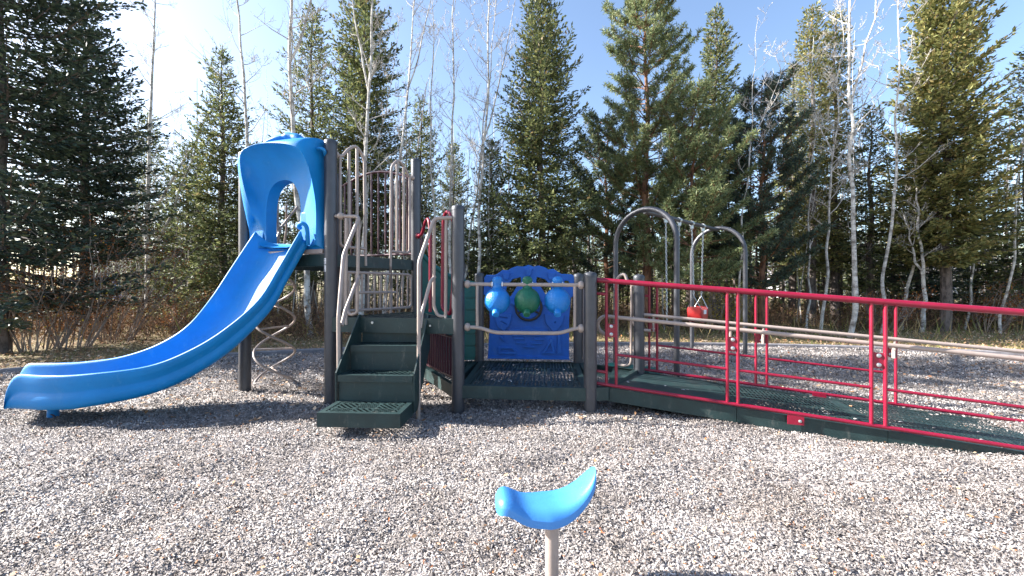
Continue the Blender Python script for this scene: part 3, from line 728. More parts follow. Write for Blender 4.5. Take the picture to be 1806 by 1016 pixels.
# ------------------------------------------------------------------ play structure
PS = empty("play_structure", (-.5, 4.4, 0), "large blue, tan and crimson play structure with slide, stairs, low deck and long ramp", "play structure")
A = Vector((-1.88, 4.118, 0)); L_ = Vector((-3.105, 4.615, 0)); Bq = Vector((-.533, 3.925, 0)); Cq = Vector((.753, 3.82, 0))
Rq = Vector((-1.235, 5.10, 0)); Qq = Vector((-2.46, 5.60, 0)); B2 = Vector((-.43, 5.22, 0)); C2 = Vector((.857, 5.12, 0)); Pq = Vector((1.49, 4.66, 0))
PR = .063
def post(p, h):
    o = MB(); o.lathe((p.x, p.y, -.15), [(PR, 0), (PR, h + .13)], n=28); q = o.build("post", M_post, PS)
    c = MB(); c.lathe((p.x, p.y, h - .035), [(PR + .002, 0), (PR + .002, .03), (PR - .004, .042), (PR - .02, .050), (.02, .054)], n=28); c.lathe((p.x, p.y, h + .018), [(.012, 0), (.011, .01)], n=10)
    c.build("cap", M_cap, q); return q
pa = post(A, 2.72)
for p, h in ((L_, 2.76), (Rq, 2.84), (Qq, 2.78), (Bq, 2.0), (Cq, 1.335), (B2, 1.38), (C2, 1.37), (Pq, 1.34)): post(p, h)
# stickers with black print on the corner post
for zc in (1.475, 1.400):
    a0 = R(232); rows = []
    for zz in (-.031, .031):
        rows.append([Vector((A.x + (PR + .0015) * math.cos(a0 + da), A.y + (PR + .0015) * math.sin(a0 + da), zc + zz)) for da in np.linspace(-.32, .32, 7)])
    s = MB(); s.grid(rows); so = s.build("sticker", M_sticker, pa)
    t = MB()
    for j, (u0, u1, z_) in enumerate([(-.24, .2, .018), (-.24, .05, .009), (-.24, .22, -.004), (-.24, .12, -.013), (-.24, .24, -.022)]):
        rr = [[Vector((A.x + (PR + .003) * math.cos(a0 + da), A.y + (PR + .003) * math.sin(a0 + da), zc + z_ + dz)) for da in np.linspace(u0, u1, 5)] for dz in (-.0022, .0022)]
        t.grid(rr)
    t.build("print", M_ink, so)

def inside(p, poly):
    c = False; n = len(poly)
    for i in range(n):
        a, b = poly[i], poly[(i + 1) % n]
        if (a[1] > p[1]) != (b[1] > p[1]) and p[0] < (b[0] - a[0]) * (p[1] - a[1]) / (b[1] - a[1]) + a[0]: c = not c
    return c
def weave(i, j):
    bi, bj = i // 16, j // 12; u, v = i % 16, j % 12
    if u in (0, 15) or v in (0,): return False
    return ((u + v) % 4 in (0, 1) and (u - v) % 7 != 0) if (bi + bj) % 2 else ((u - v) % 4 in (0, 1) and (u + v) % 7 != 0)
def deck(name, poly, z, skirt, cell=.018, inset=.055, hole=weave, ax=None, mat_=None, label=None, parent=PS):
    """perforated plate with a folded skirt"""
    o = MB(); pl = [(p.x, p.y) for p in poly]; n = len(pl)
    cen = Vector((sum(p[0] for p in pl) / n, sum(p[1] for p in pl) / n, 0))
    ax = ax or (poly[1] - poly[0]).normalized(); ay = Vector((-ax.y, ax.x, 0))
    ctr = sum((a[0] * b[1] - b[0] * a[1]) for a, b in zip(pl, pl[1:] + pl[:1]))
    sgn = 1 if ctr > 0 else -1
    inn = []
    for i in range(n):
        a, b, c = [Vector((*pl[k], 0)) for k in ((i - 1) % n, i, (i + 1) % n)]
        n1 = Vector((-(b - a).y, (b - a).x, 0)).normalized() * sgn; n2 = Vector((-(c - b).y, (c - b).x, 0)).normalized() * sgn
        m = (n1 + n2); m = m / max(m.dot(n1), .25); inn.append(b + m * inset)
    zt = lambda v: Vector((v.x, v.y, z))
    for i in range(n):
        j = (i + 1) % n; a, b = Vector((*pl[i], z)), Vector((*pl[j], z)); ia, ib = zt(inn[i]), zt(inn[j])
        lo = Vector((0, 0, -skirt))
        o.add([a, b, ib, ia], [(0, 1, 2, 3)]); o.add([a, b, b + lo, a + lo], [(0, 3, 2, 1)])
        d = (ia - a).normalized() * .012
        o.add([a + lo, b + lo, b + lo + (ib - b).normalized() * .035, a + lo + (ia - a).normalized() * .035], [(0, 3, 2, 1)])
    il = [(p.x, p.y) for p in inn]
    us = [(Vector((*p, 0)) - cen).dot(ax) for p in il]; vs_ = [(Vector((*p, 0)) - cen).dot(ay) for p in il]
    i0, i1 = int(min(us) / cell) - 1, int(max(us) / cell) + 1; j0, j1 = int(min(vs_) / cell) - 1, int(max(vs_) / cell) + 1
    vid = {}; V = []; Fq = []
    def vtx(i, j):
        if (i, j) not in vid:
            q = cen + ax * (i * cell) + ay * (j * cell); vid[(i, j)] = len(V); V.append((q.x, q.y, z - .003))
        return vid[(i, j)]
    grown = [(p.x, p.y) for p in [Vector((*pl[k], 0)).lerp(inn[k], .72) for k in range(n)]]
    for i in range(i0, i1):
        for j in range(j0, j1):
            q = cen + ax * ((i + .5) * cell) + ay * ((j + .5) * cell)
            if not inside((q.x, q.y), grown): continue
            if hole(i + 400, j + 400): continue
            Fq.append((vtx(i, j), vtx(i + 1, j), vtx(i + 1, j + 1), vtx(i, j + 1)))
    o.add(V, Fq)
    r = o.build(name, mat_ or M_green, parent, smooth=False)
    if label: r["label"] = label
    return r
def rows_hole(i, j): return (j % 3 != 0) and (i % 5 not in (0, 1)) and (i // 15 + j // 12) % 7 != 3
def oval_hole(i, j):
    bi, bj = i // 18, j // 18
    return ((i % 3 != 0) and (j % 2 == 0)) if (bi + bj) % 2 else ((j % 3 != 0) and (i % 2 == 0))
deck("tower_deck", [A, Rq, Qq, L_], 1.555, .125)
deck("middle_deck", [A + Vector((.03, -.05, 0)), Bq + Vector((-.03, -.05, 0)), Rq], .90, .15)
deck("low_deck", [Bq + Vector((.03, -.04, 0)), Cq + Vector((-.03, -.04, 0)), C2, B2], .245, .125, hole=oval_hole, label="square dark green low deck with slotted surface")
deck("low_deck", [Bq + Vector((-.06, .0, 0)), B2 + Vector((-.02, 0, 0)), Rq], .243, .125, hole=oval_hole, label="triangular dark green low deck behind the stairs")

# ramp
RO = Vector((.918, 3.85, 0)); rdv = Vector((.953, -.302, 0)).normalized(); rpv = Vector((.302, .953, 0)).normalized()
def zd(s): return .235 - .083 * s
def RP(s, t, dz=0): v = RO + rdv * s + rpv * t; v.z = zd(s) + dz; return v
deck("landing_deck", [Cq + Vector((.03, -.04, 0)), RP(0.02, -.03).xyz * 1.0, Pq, C2], .247, .125, hole=oval_hole)
rm = MB()
def ramp_plate(s0, s1):
    rm.add([RP(s0, 0), RP(s1, 0), RP(s1, 0, -.13), RP(s0, 0, -.13)], [(0, 3, 2, 1)])
    rm.add([RP(s0, 1), RP(s1, 1), RP(s1, 1, -.13), RP(s0, 1, -.13)], [(0, 1, 2, 3)])
    rm.add([RP(s0, .0, -.13), RP(s1, .0, -.13), RP(s1, .04, -.13), RP(s0, .04, -.13)], [(0, 3, 2, 1)])
    rm.add([RP(s0, 0, -.0), RP(s0, 1, -.0), RP(s0, 1, -.13), RP(s0, 0, -.13)], [(0, 1, 2, 3)])
    rm.add([RP(s0, 0), RP(s1, 0), RP(s1, .07), RP(s0, .07)], [(0, 1, 2, 3)]); rm.add([RP(s0, .93), RP(s1, .93), RP(s1, 1), RP(s0, 1)], [(0, 1, 2, 3)])
    nx = int((s1 - s0) / .0125); ny = 46; V = []; Fq = []
    for i in range(nx + 1):
        for j in range(ny + 1):
            V.append(RP(s0 + (s1 - s0) * i / nx, .07 + .86 * j / ny, -.002))
    for i in range(nx):
        for j in range(ny):
            fine = s0 > 1.0 and 3 < i < nx - 4 and j % 11 not in (0,) and i % 3 == 1 and (j % 11) % 5 != 0
            if fine: continue
            a = i * (ny + 1) + j; Fq.append((a, a + ny + 1, a + ny + 2, a + 1))
    rm.add(V, Fq)
for a, b in ((0, 1.12), (1.124, 2.2), (2.204, 3.45)): ramp_plate(a, b)
rm.build("ramp", M_green, PS, smooth=False)

def rail_side(t, svs, s_end, side, first):
    """one side of the ramp railing"""
    top, bot, mid = 1.035, .032, .335
    o = MB()
    st = svs[0]
    o.tube([RP(first, t, top), RP(s_end, t, top)], .0245, n=14)
    o.tube([RP(first, t, bot), RP(s_end, t, bot)], .0165, n=10)
    for i, s in enumerate(svs): o.tube([RP(s, t, bot), RP(s, t, top)], .0138, n=10)
    for i in range(1, len(svs) - 1, 2):
        if i + 1 < len(svs): o.tube([RP(svs[i], t, mid), RP(svs[i + 1], t, mid)], .0122, n=10)
    # rounded corners to the post
    if first < svs[0] - .03:
        for z in (top - .13, bot + .12):
            sgn = 1 if z > .5 else -1
            o.tube(fillet([RP(first + .01, t, z + .05 * sgn), RP(first + .02, t, z), RP(svs[0], t, z)], .05), .0145, n=8)
    q = o.build("railing", M_red, PS)
    q["label"] = "crimson tube railing on the %s side of the ramp" % side
    for i in range(0, len(svs) - 1, 2):
        a, b = svs[i], svs[i + 1]; m = (a + b) / 2
        off = -.0 if side == "near" else 0
        pl = MB(); c0 = RP(m, t, .575)
        pl.beam(RP(a + .01, t, .56), RP(b - .01, t, .56), .008, .125); pq = pl.build("bracket_plate", M_red, q, smooth=False)
        bl = MB()
        for dz in (.60, .525):
            p = RP(m, t - .006, dz); bl.lathe(p, [(.017, 0), (.016, .006), (.008, .011)], n=12, axis=-rpv)
        bl.build("bolts", M_steel, pq)
    return q
near = rail_side(-.02, [.0, .091, 1.044, 1.128, 2.084, 2.176, 3.13, 3.22], 3.75, "near", -.13)
far = rail_side(1.0, [.417, .504, 1.52, 1.626, 2.66, 2.75], 3.75, "far", .30)
def gus(s, t, parent):
    o = MB(); o.box(RP(s, t, -.01), (.12, .008, .10), rz=math.atan2(rdv.y, rdv.x)); g_ = o.build("gusset", M_red, parent, smooth=False)
    b = MB(); b.lathe(RP(s + .03, t - .005, -.025), [(.013, 0), (.012, .005), (.006, .009)], n=12, axis=-rpv); b.build("bolt", M_steel, g_)
gus(1.56, -.026, near); gus(2.1, .985, far)
def handrail(t, s0, s_end, brs, lab):
    o = MB(); zt, zl = .685, .505
    arc = []
    for k in range(13):
        a = math.pi / 2 + math.pi * k / 12; arc.append(RP(s0 + (zt - zl) / 2 * math.cos(a), t, (zt + zl) / 2 + (zt - zl) / 2 * math.sin(a)))
    o.tube([RP(s_end, t, zt), RP((s0 + s_end) / 2, t, zt)] + arc + [RP(s0 + .10, t, zl)], .0185, n=12)
    for s in brs:
        o.tube([RP(s, t, zt), RP(s, t, zt - .11)], .012, n=8)
        o.beam(RP(s, t - .012 if t < .5 else t + .012, zt - .07), RP(s, t - .012 if t < .5 else t + .012, zt - .19), .012, .035)
    for s in brs:
        o.tube([RP(s, t, zt - .10), RP(s, -.02 if t < .5 else 1.0, zt - .10)], .011, n=8)
    q = o.build("handrail", M_tan, PS); q["label"] = lab
handrail(.07, .0, 3.75, [1.086, 2.13, 3.17], "tan handrail inside the near ramp railing")
handrail(.93, .33, 3.75, [.46, 1.573, 2.705], "tan handrail inside the far ramp railing")

# landing loop handle and transfer step
def lerp2(a, b, t, z): v = a.lerp(b, t); return Vector((v.x, v.y, z))
o = MB()
o.tube(fillet([lerp2(C2, Pq, .66, .26), lerp2(C2, Pq, .66, 1.33), lerp2(C2, Pq, .78, 1.38), lerp2(C2, Pq, .84, 1.24), lerp2(C2, Pq, .98, 1.24)], .07), .0175, n=10)
o.tube(fillet([lerp2(C2, Pq, .89, 1.24), lerp2(C2, Pq, .88, .27), lerp2(C2, Pq, .66, .27)], .08), .0165, n=10)
o.sphere(lerp2(C2, Pq, .92, 1.24), .032)
o.tube(fillet([lerp2(C2, Pq, .02, 1.22), lerp2(C2, Pq, .10, 1.22), lerp2(C2, Pq, .10, .30), lerp2(C2, Pq, .02, .30)], .06), .0165, n=10)
o.build("grab_loop", M_tan, PS)
o = MB(); sx = Vector((1.33, 5.42, 0))
an = math.atan2(-.46, .633)
for (h, dy, w) in ((.16, 0, .62), (.08, .26, .62)):
    cxy = sx + Vector((math.cos(an + math.pi / 2), math.sin(an + math.pi / 2), 0)) * dy + Vector((.22, -.16, 0))
    o.box((cxy.x, cxy.y, h - .035), (w, .30, .07), rz=an)
    for sg in (-1, 1): o.box((cxy.x + sg * .26 * math.cos(an), cxy.y + sg * .26 * math.sin(an), (h - .07) / 2 - .02), (.04, .26, h - .03), rz=an)
o.build("transfer_step", M_teal, PS, bevel=.008)

# guard frames ------------------------------------------------------------
def tube_part(name, paths, m, r=.017, label=None, balls=(), n=10, fr=.06):
    o = MB()
    for p in paths:
        rr = r
        if isinstance(p, tuple) and isinstance(p[1], float): p, rr = p
        o.tube(fillet(p, fr) if len(p) > 2 else p, rr, n=n)
    for b in balls:
        o.sphere(b, .036, n=14, m=10)
        
    q = o.build(name, m, PS)
    if label: q["label"] = label
    return q
# tan loops of the tower, on the side over the stairs (A to R)
def AR(t, z): return lerp2(A, Rq, t, z)
def AZ(u, z): return lerp2(A, Rq, u, z)
tube_part("guard_loop", [[AR(.05, 2.60), AR(.11, 2.60), AR(.18, 2.71), AR(.26, 2.77), AR(.345, 2.66), AR(.36, 1.45)],
    [AR(.30, 1.64), AR(.09, 1.64), AR(.09, 2.6)], [AR(.18, 1.64), AR(.18, 2.68)], [AR(.265, 1.45), AR(.265, 2.74)], [AR(.36, 1.64), AR(.24, 1.64)]], M_tan, .0165,
    "tan tube guard loop beside the corner post of the tower", balls=(AR(.05, 2.60),))
tube_part("guard_loop", [[AR(.955, 2.60), AR(.90, 2.60), AR(.83, 2.72), AR(.75, 2.77), AR(.665, 2.66), AR(.655, 1.45)],
    [AR(.655, 1.64), AR(.91, 1.64), AR(.91, 2.60)], [AR(.74, 1.64), AR(.74, 2.76)], [AR(.83, 1.64), AR(.83, 2.7)], [AR(.655, 1.46), AR(.655, 1.2)]], M_tan, .0165,
    "tan tube guard loop beside the back post of the tower", balls=(AR(.955, 2.60),))
# barrier beneath, standing on the middle deck
pths = [[AR(.12, .955), AR(.12, 1.37), AR(.93, 1.37), AR(.93, .955), AR(.12, .955)], [AR(.25, 1.15), AR(.72, 1.15)], [AR(.655, .86), AR(.655, 1.5)]]
pths = [(p, .0165) for p in pths] + [([AR(t, .955), AR(t, 1.37)], .011) for t in np.linspace(.18, .88, 11)]
tube_part("guard_barrier", pths, M_tan, label="tan barred barrier between the tower deck and the middle deck")
# red barrier on the far side of the tower, its shade put into the colour
def QR(t, z): return lerp2(Qq, Rq, t, z)
arc = [QR(.05, 2.62)] + [QR(.05 + .9 * k / 10, 2.62 + .14 * math.sin(math.pi * k / 10)) for k in range(1, 10)] + [QR(.95, 2.62)]
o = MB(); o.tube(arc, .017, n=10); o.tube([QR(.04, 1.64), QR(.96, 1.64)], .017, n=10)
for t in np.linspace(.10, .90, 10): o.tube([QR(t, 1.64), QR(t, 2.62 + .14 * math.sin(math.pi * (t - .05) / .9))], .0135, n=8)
o.build("guard_barrier", M_redshade, PS)["label"] = "maroon barred barrier across the back of the tower"
# loops on the slide climber side (L to Q)
def LQ(t, z): return lerp2(L_, Qq, t, z)
tube_part("guard_loop", [[LQ(.06, 2.3), LQ(.30, 2.3), LQ(.33, 1.5)], [LQ(.06, 1.66), LQ(.33, 1.66)]], M_tan, label="tan guard loop beside the spiral climber, next to the left post")
tube_part("guard_loop", [[LQ(.95, 2.3), LQ(.62, 2.3), LQ(.60, 1.5)], [LQ(.60, 1.66), LQ(.95, 1.66)], [LQ(.78, 1.66), LQ(.78, 2.3)]], M_tan, label="tan guard loop beside the spiral climber, at the far post")
# spiral climber: two strands wound round one axis
sc = Vector((-3.0, 5.02, 0))
o = MB()
for phs in (0, math.pi):
    pts = []
    for k in range(61):
        z = -.05 + 1.5 * k / 60; a = phs + R(200) - 2 * math.pi * z / .82
        pts.append(sc + Vector((.225 * math.cos(a), .225 * math.sin(a), z)))
    e = pts[-1]; pts += [e.lerp(LQ(.46, 2.2), .5) + Vector((0, 0, .12)), LQ(.40 if phs else .52, 2.25)]
    o.tube(pts, .0148, n=10)
for k in range(5):
    z = .16 + .27 * k; a = R(200) - 2 * math.pi * z / .82
    o.tube([sc + Vector((.225 * math.cos(a), .225 * math.sin(a), z)), sc + Vector((-.225 * math.cos(a), -.225 * math.sin(a), z))], .012, n=8)
o.build("spiral_climber", M_tan, PS)

# red hooks and low red barrier between middle deck and low deck (R to B)
def RB(t, z): return lerp2(Rq, Bq, t, z)
tube_part("grab_hook", [[RB(.09, 1.86), RB(.18, 1.86), RB(.26, 2.0), RB(.36, 2.03), RB(.40, 1.85), RB(.40, .92)]], M_red, .018, "crimson hooked grab bar beside the tower's back post", balls=(RB(.07, 1.86),), fr=.08)
tube_part("grab_hook", [[RB(.95, 1.86), RB(.88, 1.90), RB(.83, 1.99), RB(.75, 2.01), RB(.70, 1.9), RB(.68, .98), RB(.86, .92), RB(.90, 1.2), RB(.93, 1.85)]], M_red, .018, "crimson hooked grab bar beside the stair's right post", fr=.06)
tube_part("grab_bar", [[RB(.16, 1.82), RB(.16, .92)]], M_redshade, .014)
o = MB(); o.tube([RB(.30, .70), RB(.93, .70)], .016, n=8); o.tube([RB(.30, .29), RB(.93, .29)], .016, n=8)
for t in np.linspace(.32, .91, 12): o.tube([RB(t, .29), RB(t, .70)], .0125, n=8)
o.build("guard_barrier", M_redshade, PS)["label"] = "low crimson barred barrier under the middle deck"
# teal wall beyond
def RB2(t, z, n_=0):
    v = Rq.lerp(B2, t); nn = Vector(((B2 - Rq).y, -(B2 - Rq).x, 0)).normalized(); v = v + nn * n_; return Vector((v.x, v.y, z))
o = MB(); prof = [(.06, .26), (.96, .26), (.96, 1.24), (.80, 1.26), (.55, 1.33), (.30, 1.46), (.12, 1.60), (.06, 1.62)]
vf = [RB2(t, z, .02) for t, z in prof]; vb = [RB2(t, z, -.04) for t, z in prof]; n = len(prof)
o.add(vf + vb, [tuple(range(n)), tuple(range(2 * n - 1, n - 1, -1))] + [(i, i + n, (i + 1) % n + n, (i + 1) % n) for i in range(n)])
for k in range(7):
    z = .30 + .155 * k
    tm = .06; tM = .96 if z < 1.22 else .45
    if z + .14 > 1.42: tM = .25
    a, b = RB2(tm + .02, z + .07, .026), RB2(tM - .02, z + .07, .026); o.beam(a, b, .016, .135)
o.tube([RB2(t, z + .01, .01) for t, z in prof[2:]], .032, n=10)
o.build("activity_wall", M_teal, PS, ang=30)["label"] = "teal moulded wall of ribbed planks behind the red hooks"

# stairs -----------------------------------------------------------------
SO = Vector((-1.19, 4.0, 0)); sl = Vector((.9986, -.052, 0)); sb = Vector((-.052, -.9986, 0))
def ST(a, b, z): v = SO + sl * a + sb * b; return Vector((v.x, v.y, z))
hw = .335
def sweave(i, j):
    bi, bj = i // 14, j // 11; u, v = i % 14, j % 11
    if v in (0,) or u == 0: return False
    return ((u + v) % 4 in (0, 1)) if (bi + bj) % 2 else ((u - v) % 4 in (0, 1))
def step(b0, b1, z, sk, half=hw):
    q = deck("step", [ST(-half, b1, 0), ST(half, b1, 0), ST(half, b0, 0), ST(-half, b0, 0)], z, sk, cell=.0125, inset=.045, hole=sweave)
    return q
step(-.02, .245, .655, .06); step(.225, .485, .425, .06, hw + .004)
s1 = step(.455, .82, .195, .115, hw + .006); s1["label"] = "lowest step with a lit perforated green tread"
o = MB()
for b, z0, z1, hf in ((-.015, .655, .90, hw - .004), (.232, .42, .65, hw), (.463, .10, .42, hw + .002)):
    o.add([ST(-hf, b, z0), ST(hf, b, z0), ST(hf, b, z1 - .004), ST(-hf, b, z1 - .004), ST(-hf, b - .01, z0), ST(hf, b - .01, z0), ST(hf, b - .01, z1 - .004), ST(-hf, b - .01, z1 - .004)],
          [(0, 1, 2, 3), (7, 6, 5, 4), (0, 3, 7, 4), (1, 5, 6, 2), (3, 2, 6, 7), (0, 4, 5, 1)])
o.build("risers", M_green, PS, smooth=False)
for sg in (-1, 1):
    o = MB(); ps = [(-.03, .60), (-.03, .93), (.02, .93), (.49, .445), (.49, .10), (.40, .10)]
    f = [ST(sg * (hw + .012), b, z) for b, z in ps]; g_ = [ST(sg * (hw + .024), b, z) for b, z in ps]; n = len(ps)
    o.add(f + g_, [tuple(range(n)), tuple(range(2 * n - 1, n - 1, -1))] + [(i, i + n, (i + 1) % n + n, (i + 1) % n) for i in range(n)])
    o.build("stringer", M_green, PS, smooth=False)
o = MB()
for a in (-.2, -.32, .3): o.lathe(ST(a if a > -.3 else -.36, -.005 + .06, .855), [(.014, 0), (.012, .006)], n=10, axis=sb)
for pt in (lerp2(A, Bq, .72, .83), lerp2(A, Bq, .8, .83)): o.lathe(pt + Vector((0, -.075, 0)), [(.011, 0), (.009, .006)], n=10, axis=sb)
o.build("bolts", M_steel, PS)
# stair handrails
def rail(pts, r, fr=.05): return (fillet(pts, fr), r)
o = MB()
o.tube(fillet([P(812, 384, 3.92), P(766, 385, 3.90), P(739, 462, 3.70), P(739, 560, 3.66), P(738, 742, 3.65)], .05), .0185, n=12)
o.tube(fillet([P(766, 386, 3.92), P(765, 540, 3.95), P(772, 557, 3.95), P(786, 559, 3.94), P(787, 385, 3.92)], .035), .0165, n=10)
o.tube([P(786, 555, 3.94), P(785, 578, 3.92)], .016, n=8)
o.tube(fillet([P(741, 578, 3.67), P(744, 552, 3.70), P(759, 497, 3.88), P(767, 488, 3.94)], .03), .0175, n=10)
o.sphere(P(804, 384, 3.92), .036)
o.build("stair_handrail", M_tan, PS)["label"] = "tan handrail on the right side of the stairs"
o = MB()
o.tube(fillet([P(583, 381, 4.11), P(634, 382, 4.06), P(606, 450, 3.84), P(600, 520, 3.72), P(597, 560, 3.66), P(598, 722, 3.64)], .05), .0185, n=12)
o.tube(fillet([P(611, 385, 4.08), P(610, 540, 4.08), P(617, 556, 4.05), P(630, 552, 4.03), P(633, 385, 4.06)], .035), .0165, n=10)
o.tube([P(611, 545, 4.06), P(611, 573, 4.04)], .016, n=8)
o.tube(fillet([P(603, 574, 3.68), P(609, 548, 3.75), P(627, 502, 3.95), P(633, 488, 4.03)], .03), .0175, n=10)
o.sphere(P(601, 381, 4.09), .038)
o.build("stair_handrail", M_tan, PS)["label"] = "tan handrail on the left side of the stairs"

# pod panel across the front of the low deck ------------------------------
def BC(t, z, n_=0): v = Bq.lerp(Cq, t); return Vector((v.x, v.y - n_, z))
o = MB()
o.tube([BC(.05, 1.238), BC(.95, 1.228)], .0185, n=12)
o.tube(fillet([BC(.05, .815), BC(.17, .81), BC(.28, .765, .03), BC(.77, .765, .03), BC(.89, .81), BC(.95, .81)], .06), .0185, n=12)
o.tube([BC(.148, .815), BC(.148, 1.236)], .0155, n=10); o.tube([BC(.885, .81), BC(.885, 1.23)], .0155, n=10)
for t, z in ((.072, 1.238), (.932, 1.228), (.072, .815), (.932, .81)):
    o.sphere(BC(t, z), .042, sc=(.8, 1, 1)); 
o.build("pod_rail", M_tan, PS)
for i, (px, m, lb) in enumerate(((877, M_podb, "blue textured spinning pod, left one on the rail"), (930, M_podg, "green textured spinning pod"), (983, M_podb, "blue textured spinning pod, right one on the rail"))):
    D = 3.90; x = (px - 903) / 700 * D; zc = 1.075; rr = .128
    prof = []
    for k in range(0, 15):
        a = -math.pi / 2 + math.pi * .86 * k / 14 + .02; prof.append((max(.004, rr * math.cos(a)), rr * math.sin(a) * 1.02))
    prof += [(.046, .124), (.043, .15), (.046, .18), (.052, .198), (.046, .222), (.026, .237), (.004, .24)]
    q = MB(); q.lathe((x, D - .005, zc), prof, n=32); pod = q.build("pod", m, PS, ang=60); pod["label"] = lb
    k_ = MB(); k_.lathe((x - .006, D - .055, zc - .075), [(.034, 0), (.036, .06), (.034, .085), (.028, .092)], n=20, axis=(-.05, -.75, -.62)); k_.build("knob", m, pod)
    for s in (-1, 1): MB().lathe((x + s * .043, D - .012, zc + .162), [(.024, 0), (.024, .012)], n=14, axis=(s, 0, 0)).build("collar", M_sticker, pod)

# blue moulded panel at the back of the low deck --------------------------
def plate(outlines, depth, frame, bevel=.006):
    """flat board with real holes, made through a filled 2D curve; frame maps (u, v, n) to a place"""
    cu = bpy.data.curves.new("tmp", 'CURVE'); cu.dimensions = '2D'; cu.fill_mode = 'BOTH'; cu.extrude = depth / 2; cu.bevel_depth = bevel; cu.bevel_resolution = 2
    for ol in outlines:
        sp = cu.splines.new('POLY'); sp.points.add(len(ol) - 1); sp.use_cyclic_u = True
        for p, (u, v) in zip(sp.points, ol): p.co = (u, v, 0, 1)
    ob = bpy.data.objects.new("tmp", cu); C.objects.link(ob); dg = bpy.context.evaluated_depsgraph_get(); me = bpy.data.meshes.new_from_object(ob.evaluated_get(dg))
    vs = [frame(v.co.x, v.co.y, v.co.z) for v in me.vertices]; fs = [tuple(p.vertices) for p in me.polygons]
    bpy.data.objects.remove(ob); bpy.data.curves.remove(cu); bpy.data.meshes.remove(me)
    return vs, fs
bu = (C2 - B2).normalized(); bn = Vector((bu.y, -bu.x, 0))
def BPf(u, v, n): p = B2 + bu * u + bn * (n - .0); return Vector((p.x, p.y, v))
def circ(u, v, a, b, n=20): return [(u + a * math.cos(2 * math.pi * k / n), v + b * math.sin(2 * math.pi * k / n)) for k in range(n)]
def pipe(pts): return pts
top = [(1.245, 1.12), (1.235, 1.345), (1.20, 1.37), (1.07, 1.375), (1.03, 1.40), (.97, 1.44), (.90, 1.432), (.86, 1.46), (.78, 1.485), (.71, 1.472), (.65, 1.495), (.58, 1.472), (.50, 1.48), (.43, 1.455), (.38, 1.425), (.31, 1.43), (.26, 1.39), (.21, 1.365), (.10, 1.365), (.075, 1.34), (.065, 1.12)]
outer = [(1.165, .285)] + [(1.165, .80), (1.19, 1.08)] + top + [(.12, 1.08), (.15, .80), (.12, .285)]
def ar_hole(pts): return pts
holes = [[(.10, 1.22), (.15, 1.30), (.21, 1.30), (.20, 1.24), (.17, 1.20)], [(1.21, 1.22), (1.16, 1.30), (1.10, 1.30), (1.11, 1.24), (1.14, 1.20)],
         [(.34, 1.12), (.36, 1.24), (.44, 1.32), (.55, 1.35), (.56, 1.28), (.49, 1.20), (.43, 1.10), (.38, 1.06)],
         [(.96, 1.12), (.94, 1.24), (.86, 1.32), (.75, 1.35), (.74, 1.28), (.81, 1.20), (.87, 1.10), (.92, 1.06)],
         circ(.65, 1.22, .05, .05, 12)]
o = MB(); o.add(*plate([outer] + holes, .035, BPf))
# relief: shields, vents, triangle, ledges
def relief(ol, n0=.032, d=.016, holes_=()): o.add(*plate([ol] + list(holes_), d * 1.9, lambda u, v, n: BPf(u, v, n + n0), .004))
relief([(.22, .80), (.25, .70), (.33, .64), (.40, .72), (.43, .86), (.24, .87)], holes_=[[(.27, .81), (.38, .80), (.38, .825), (.27, .835)], [(.28, .76), (.37, .72), (.37, .74), (.29, .78)]])
relief([(.86, .86), (.88, .74), (.98, .63), (1.08, .74), (1.10, .85)], holes_=[circ(.99, .76, .015, .015, 8)])
relief([(.28, .56), (.34, .50), (.36, .42), (.32, .56)], d=.012)
relief([(.40, .66), (.60, .68), (.70, .68), (.90, .66), (.86, .58), (.70, .585), (.62, .585), (.44, .58)], d=.010)
for (u0, u1, v) in ((.46, .59, .54), (.72, .85, .535), (.49, .62, .485), (.68, .82, .48), (.58, .73, .435)):
    relief([(u0, v), (u1, v - .004), (u1, v + .010), (u0, v + .014)], d=.014)
relief([(.82, .36), (.88, .44), (.93, .54), (.96, .52), (.99, .36)], holes_=[[(.86, .375), (.90, .44), (.935, .50), (.965, .375)]])
relief([(1.02, .36), (1.03, .62), (1.05, .62), (1.07, .36)], d=.012)
relief([(.26, .43), (.44, .43), (.50, .37), (.49, .345), (.26, .345)], holes_=[[(.28, .415), (.43, .415), (.47, .375), (.28, .365)]])
relief([(.12, .285), (1.17, .285), (1.165, .305), (.125, .305)], d=.02)
relief([(.36, 1.07), (.42, 1.0), (.55, .93), (.75, .93), (.88, 1.0), (.95, 1.07), (.92, 1.08), (.86, 1.03), (.74, .965), (.56, .965), (.45, 1.03), (.385, 1.08)], d=.02)
for u, v in ((.36, 1.36), (.65, 1.41), (.94, 1.36)): relief([(u - .045, v + .03), (u + .045, v + .03), (u + .02, v - .05), (u - .02, v - .05)], d=.02)
bp_ = o.build("play_panel", M_bluep, PS, ang=35)
o = MB(); cc = BPf(.65, .95, .06)
o.tube([cc + bu * (.165 * math.cos(2 * math.pi * k / 32)) + Vector((0, 0, .165 * math.sin(2 * math.pi * k / 32))) for k in range(32)], .017, n=10, closed=True)
for a in (R(90), R(210), R(330)): o.tube([cc, cc + bu * (.165 * math.cos(a)) + Vector((0, 0, .165 * math.sin(a)))], .013, n=8)
o.lathe(cc - bn * .05, [(.035, 0), (.035, .07)], n=14, axis=bn)
o.build("steering_wheel", M_dark, bp_)

